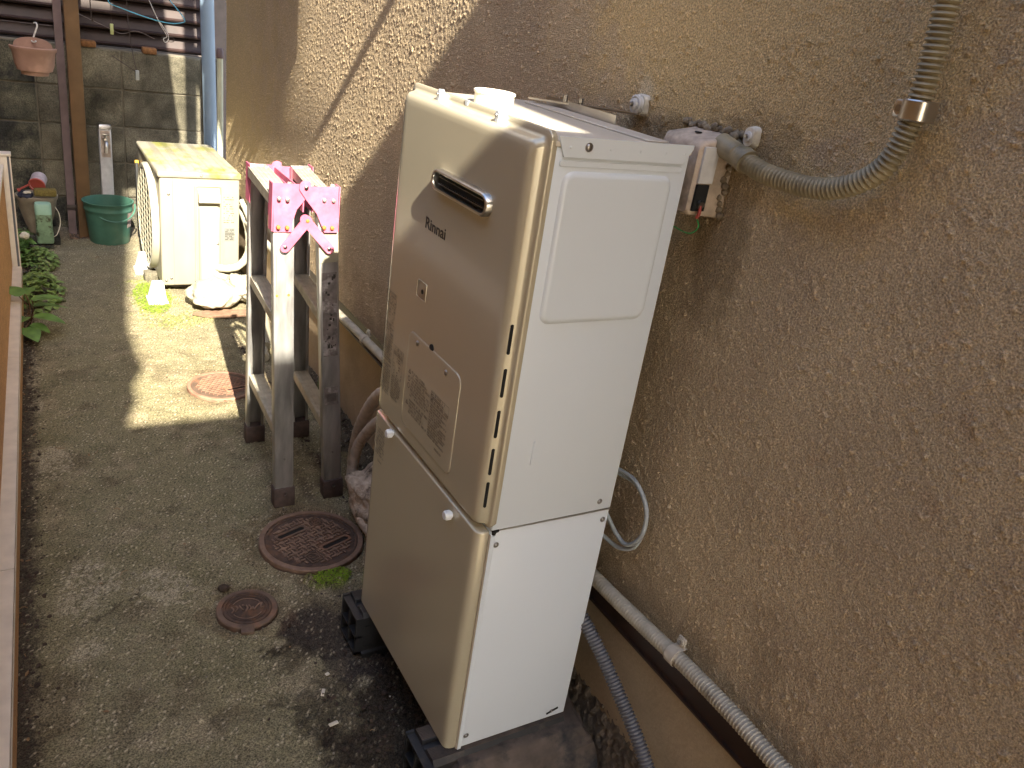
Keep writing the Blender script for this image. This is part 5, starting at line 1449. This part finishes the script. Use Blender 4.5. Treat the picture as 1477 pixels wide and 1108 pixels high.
solo('clothes_hanger', bm, M['bluewire'], 'light blue wire clothes hanger near the top edge', 'hanger', (-0.05, 3.25, 1.28))
def wire(pts, m, label, cat='wire', r=0.0016, nm='wire', n=6):
    bm = B(); tube(bm, smoothpath(pts, n), r, 6); return solo(nm, bm, m, label, cat, pts[0])
wire([(-0.17, 3.6, 0.9355), (-0.12, 3.6, 0.905), (-0.062, 3.6, 0.870)], M['darkwire'], 'straight dark wire slanting down to the grey peg', r=0.0022)
wire([(-0.062, 3.6, 0.868), (-0.075, 3.6, 0.93), (-0.09, 3.6, 1.05), (-0.095, 3.6, 1.2), (-0.09, 3.42, 1.4)], M['darkwire'], 'long dark wire from the grey peg up out of view', r=0.0022)
wire([(-0.252, 3.6, 1.3), (-0.248, 3.6, 1.12), (-0.244, 3.6, 1.075), (-0.24, 3.6, 1.09)], M['darkwire'], 'dark wire hanging right of the brown post', r=0.0025)
wire([(-0.30, 3.62, 1.10), (-0.18, 3.62, 1.055), (-0.12, 3.62, 1.035), (-0.06, 3.6, 1.055), (0.02, 3.6, 1.03)], M['greywire'], 'sagging taupe wire across the cladding')
wire([(-0.01, 3.6, 1.22), (0.045, 3.6, 1.10), (0.075, 3.6, 1.05), (0.06, 3.6, 1.035), (0.066, 3.6, 1.02), (0.080, 3.6, 1.03), (0.078, 3.6, 1.06), (0.035, 3.6, 1.12)], M['hook'], 'pale twisted wire hanging in the sunlit gap', r=0.0022)
wire([(0.05, 3.6, 1.04), (0.10, 3.6, 1.045), (0.106, 3.6, 1.03), (0.09, 3.6, 1.024), (0.05, 3.6, 1.03)], M['darkwire'], 'short dark wire loop beside the pale twisted wire', r=0.002)
bm = B(); box(bm, -0.0615 - 0.009, -0.0615 + 0.007, 3.592, 3.606, 0.835, 0.880, 0.003); solo('clothes_peg', bm, M['cable'], 'grey peg hanging on the dark wires before the blocks', 'peg', (-0.06, 3.6, 0.835))
bm = B(); bar(bm, (-0.1845, 3.4, 1.044), (-0.184, 3.4, 1.088), 0.014, 0.010, up=(0, 1, 0), bev=0.002); solo('clothes_peg', bm, M['lime'], 'lime green peg hanging in front of the dark cladding', 'peg', (-0.185, 3.4, 1.044))
wire([(-0.184, 3.4, 1.085), (-0.186, 3.38, 1.2), (-0.19, 3.26, 1.40)], M['darkwire'], 'dark string the lime peg hangs from', 'string', 0.001)

# ================================================================== PLANTS
def leaf(bm, base, d, up, L, Wd, fold=0.12, droop=0.25, n=6):
    """heart / oval leaf as a small grid bent downward"""
    d = Vector(d).normalized(); up = Vector(up)
    s = d.cross(up).normalized(); u = s.cross(d)
    rows = []
    for i in range(n + 1):
        t = i / n
        w = Wd * 0.5 * (math.sin(math.pi * min(1, t * 0.92 + 0.08)) ** 0.75) * (1.15 - 0.5 * t)
        if i == n: w = 0.0004
        c_ = Vector(base) + d * (L * t) - Vector((0, 0, 1)) * (droop * L * t * t)
        rows.append([bm.verts.new(c_ + s * (w * k) + u * (abs(k) * fold * w)) for k in (-1, -0.5, 0, 0.5, 1)])
    for i in range(n):
        for k in range(4):
            bm.faces.new((rows[i][k], rows[i][k + 1], rows[i + 1][k + 1], rows[i + 1][k]))
bp = T('broadleaf_plant', 'plant with broad oval green leaves at the left wall foot', 'plant', (-0.62, 2.55, 0))
rnd = random.Random(2)
base = Vector((-0.615, 2.58, 0))
specs = [((-0.60, 2.50, 0.13), (0.95, 0.10, 0.15), 0.115, 0.065), ((-0.60, 2.46, 0.08), (0.9, -0.35, 0.0), 0.115, 0.07), ((-0.64, 2.52, 0.14), (-0.3, 0.6, 0.25), 0.09, 0.07), ((-0.63, 2.42, 0.05), (0.35, -0.9, -0.05), 0.10, 0.075),
         ((-0.625, 2.47, 0.075), (-0.4, -0.8, 0.1), 0.075, 0.06), ((-0.60, 2.52, 0.10), (0.98, 0.3, -0.05), 0.135, 0.045), ((-0.62, 2.60, 0.12), (0.4, 0.9, 0.2), 0.08, 0.05), ((-0.61, 2.44, 0.055), (0.75, -0.55, -0.1), 0.075, 0.055)]
for b_, d_, L_, W_ in specs:
    bm = B(); leaf(bm, b_, d_, (0, 0, 1), L_, W_, 0.22, 0.18, 8); P(bp, 'leaf', bm, M['leaf'], angle=80)
    bm = B(); tube(bm, smoothpath([base, (base + Vector(b_)) / 2 + Vector((0.01, 0, 0.02)), b_], 4), 0.0022, 6); P(bp, 'stem', bm, M['stem'])
def clump(name, label, cx, cy, rx, ry, hz, n, m, L0, seed):
    rnd = random.Random(seed); bm = B()
    for k in range(n):
        a = rnd.uniform(0, 2 * math.pi); r = math.sqrt(rnd.random())
        p = (cx + rx * r * math.cos(a), cy + ry * r * math.sin(a), hz * (1 - r * r) * rnd.uniform(0.3, 1.0) + 0.006)
        th = rnd.uniform(0, 2 * math.pi)
        leaf(bm, p, (math.cos(th), math.sin(th), rnd.uniform(-0.3, 0.3)), (rnd.uniform(-.3, .3), rnd.uniform(-.3, .3), 1), L0 * rnd.uniform(0.6, 1.2), L0 * rnd.uniform(0.6, 0.9), 0.25, 0.3, 4)
    return solo(name, bm, m, label, 'plant', (cx, cy, 0), kind='stuff', angle=80)
def stuff(o):
    return o
clump('ground_cover', 'pale-edged leafy ground cover along the left wall foot', -0.565, 2.93, 0.085, 0.22, 0.10, 220, M['leaf2'], 0.036, 1)
clump('ground_cover', 'small-leaved ground cover below the green jar', -0.545, 3.38, 0.075, 0.18, 0.06, 260, M['leaf2'], 0.026, 2)
clump('ground_cover', 'green leaves hiding the foot of the cream pot', -0.605, 3.47, 0.04, 0.16, 0.15, 120, M['leaf'], 0.034, 3)
clump('moss_patch', 'bright green moss patch beside the white feet', -0.13, 2.84, 0.075, 0.20, 0.005, 2200, M['moss'], 0.006, 4)
clump('moss_patch', 'small green moss patch in front of the large cover', 0.002, 0.705, 0.05, 0.035, 0.004, 700, M['moss'], 0.0045, 5)
# grass blades behind the ladder
bm = B()
for k in range(9):
    x, y = 0.27 + rnd.uniform(-.02, .02), 1.62 + rnd.uniform(-.05, .05)
    leaf(bm, (x, y, 0.0), (rnd.uniform(-.8, .3), rnd.uniform(-.5, .5), 0.9), (1, 0, 0), rnd.uniform(0.10, 0.2), 0.006, 0.1, 0.5, 6)
solo('grass_tuft', bm, M['leaf'], 'thin green grass blades at the wall foot behind the ladder', 'grass', (0.27, 1.62, 0), angle=80)

# ================================================================== LITTER
def pebbles(name, n, region, rmin, rmax, m, seed, zoff=0.0):
    rg = random.Random(seed); bm = B()
    ico = B(); bmesh.ops.create_icosphere(ico, subdivisions=1, radius=1.0)
    vs = [v.co.copy() for v in ico.verts]; fs = [[v.index for v in f.verts] for f in ico.faces]; ico.free()
    for k in range(n):
        x, y = region(rg)
        r = rmin + (rmax - rmin) * rg.random() ** 3
        sx_, sy_, sz_ = r * rg.uniform(.7, 1.3), r * rg.uniform(.7, 1.3), r * rg.uniform(.4, .8)
        a = rg.uniform(0, 6.28); ca, sa = math.cos(a), math.sin(a)
        nv = []
        for v in vs:
            j = rg.uniform(.85, 1.15)
            p = (v.x * sx_ * j, v.y * sy_ * j, v.z * sz_ * j)
            nv.append(bm.verts.new((x + p[0] * ca - p[1] * sa, y + p[0] * sa + p[1] * ca, zoff + sz_ * 0.4 + p[2])))
        for f in fs: bm.faces.new([nv[i] for i in f])
    return solo(name, bm, m, None, None, (0, 0, 0), kind='stuff', smooth=False)
def along_kerb(rg):
    y = rg.uniform(-0.2, 3.6); return (lx(y) + abs(rg.gauss(0, 0.022)) + 0.002, y)
def gutter(rg):
    y = rg.uniform(0.5, 2.55); return (rg.uniform(0.23, 0.34), y)
def any_(rg):
    return (rg.uniform(-0.66, 0.24), rg.uniform(-0.3, 3.7))
def near_heater(rg):
    return (rg.gauss(0.0, 0.09), rg.gauss(0.22, 0.16))
def rutr(rg):
    y = rg.uniform(1.02, 2.35); return (0.155 - 0.03 * (y - 1.1) + rg.gauss(0, 0.012), y)
a_ = pebbles('gravel', 900, any_, 0.0008, 0.0035, M['stone'], 1)
pebbles('kerb_soil', 1500, along_kerb, 0.0015, 0.0065, M['soil'], 2)
pebbles('gutter_soil', 1300, gutter, 0.002, 0.008, M['soil'], 3, -0.014)
pebbles('soil_crumbs', 900, near_heater, 0.001, 0.006, M['soil'], 4)
pebbles('rut_grit', 500, rutr, 0.0015, 0.006, M['soil'], 5, -0.004)
pebbles('white_grit', 260, any_, 0.0008, 0.0022, M['chip'], 6)
pebbles('corner_litter', 160, lambda rg: (rg.uniform(-0.42, -0.25), rg.uniform(3.78, 3.95)), 0.002, 0.009, M['board'], 7, -0.006)
bm = B()
rg = random.Random(8)
for k in range(70):
    x, y = any_(rg) if k > 25 else along_kerb(rg)
    a = rg.uniform(0, 6.28); L_ = rg.uniform(0.008, 0.03)
    tube(bm, smoothpath([(x, y, 0.003), (x + L_ * .5 * math.cos(a), y + L_ * .5 * math.sin(a), 0.005), (x + L_ * math.cos(a + .4), y + L_ * math.sin(a + .4), 0.003)], 3), rg.uniform(0.0004, 0.0011), 4)
solo('twig_litter', bm, M['twig'], None, None, (0, 0, 0), kind='stuff')
bm = B()
for k in range(60):
    x, y = any_(rg) if k > 30 else along_kerb(rg)
    a = rg.uniform(0, 6.28)
    leaf(bm, (x, y, 0.003), (math.cos(a), math.sin(a), 0.1), (0, 0, 1), rg.uniform(0.006, 0.016), rg.uniform(0.004, 0.008), 0.4, -0.1, 3)
solo('leaf_litter', bm, M['twig'], None, None, (0, 0, 0), kind='stuff')
chips = [((-0.149, 0.242), 0.010, 0.0042, 0.15, 'pale elongated chip lying nearest the near support block'), ((-0.143, 0.331), 0.010, 0.0036, 1.1, 'slim pale chip standing out on the dark soil, middle of the three'),
         ((-0.118, 0.379), 0.0045, 0.004, 0.3, 'tiny round white chip farthest from the camera of the three')]
for (x, y), L_, W_, a, lab in chips:
    bm = B(); obox(bm, (x, y, 0.006), (math.cos(a), math.sin(a), 0), (-math.sin(a), math.cos(a), 0), (0, 0, 1), L_ * 2, W_ * 2, 0.003, 0.0012)
    solo('pale_chip', bm, M['chip'], lab, 'chip', (x, y, 0.004), group='pale chips on the soil')
for (x, y, s, lab) in ((-0.262, 0.742, 0.013, 'single dark clod just beyond the small valve cover'), (-0.105, 0.94, 0.008, 'small brown clod at the left rim of the large cover')):
    bm = lump((x, y, s * 0.4), (s, s * 0.9, s * 0.7), 9.0 + x, 0.4, 2); solo('clod', bm, M['soil'], lab, 'clod', (x, y, 0), angle=80)

# remove helper property
for o in bpy.data.objects:
    if '_base' in o:
        del o['_base']
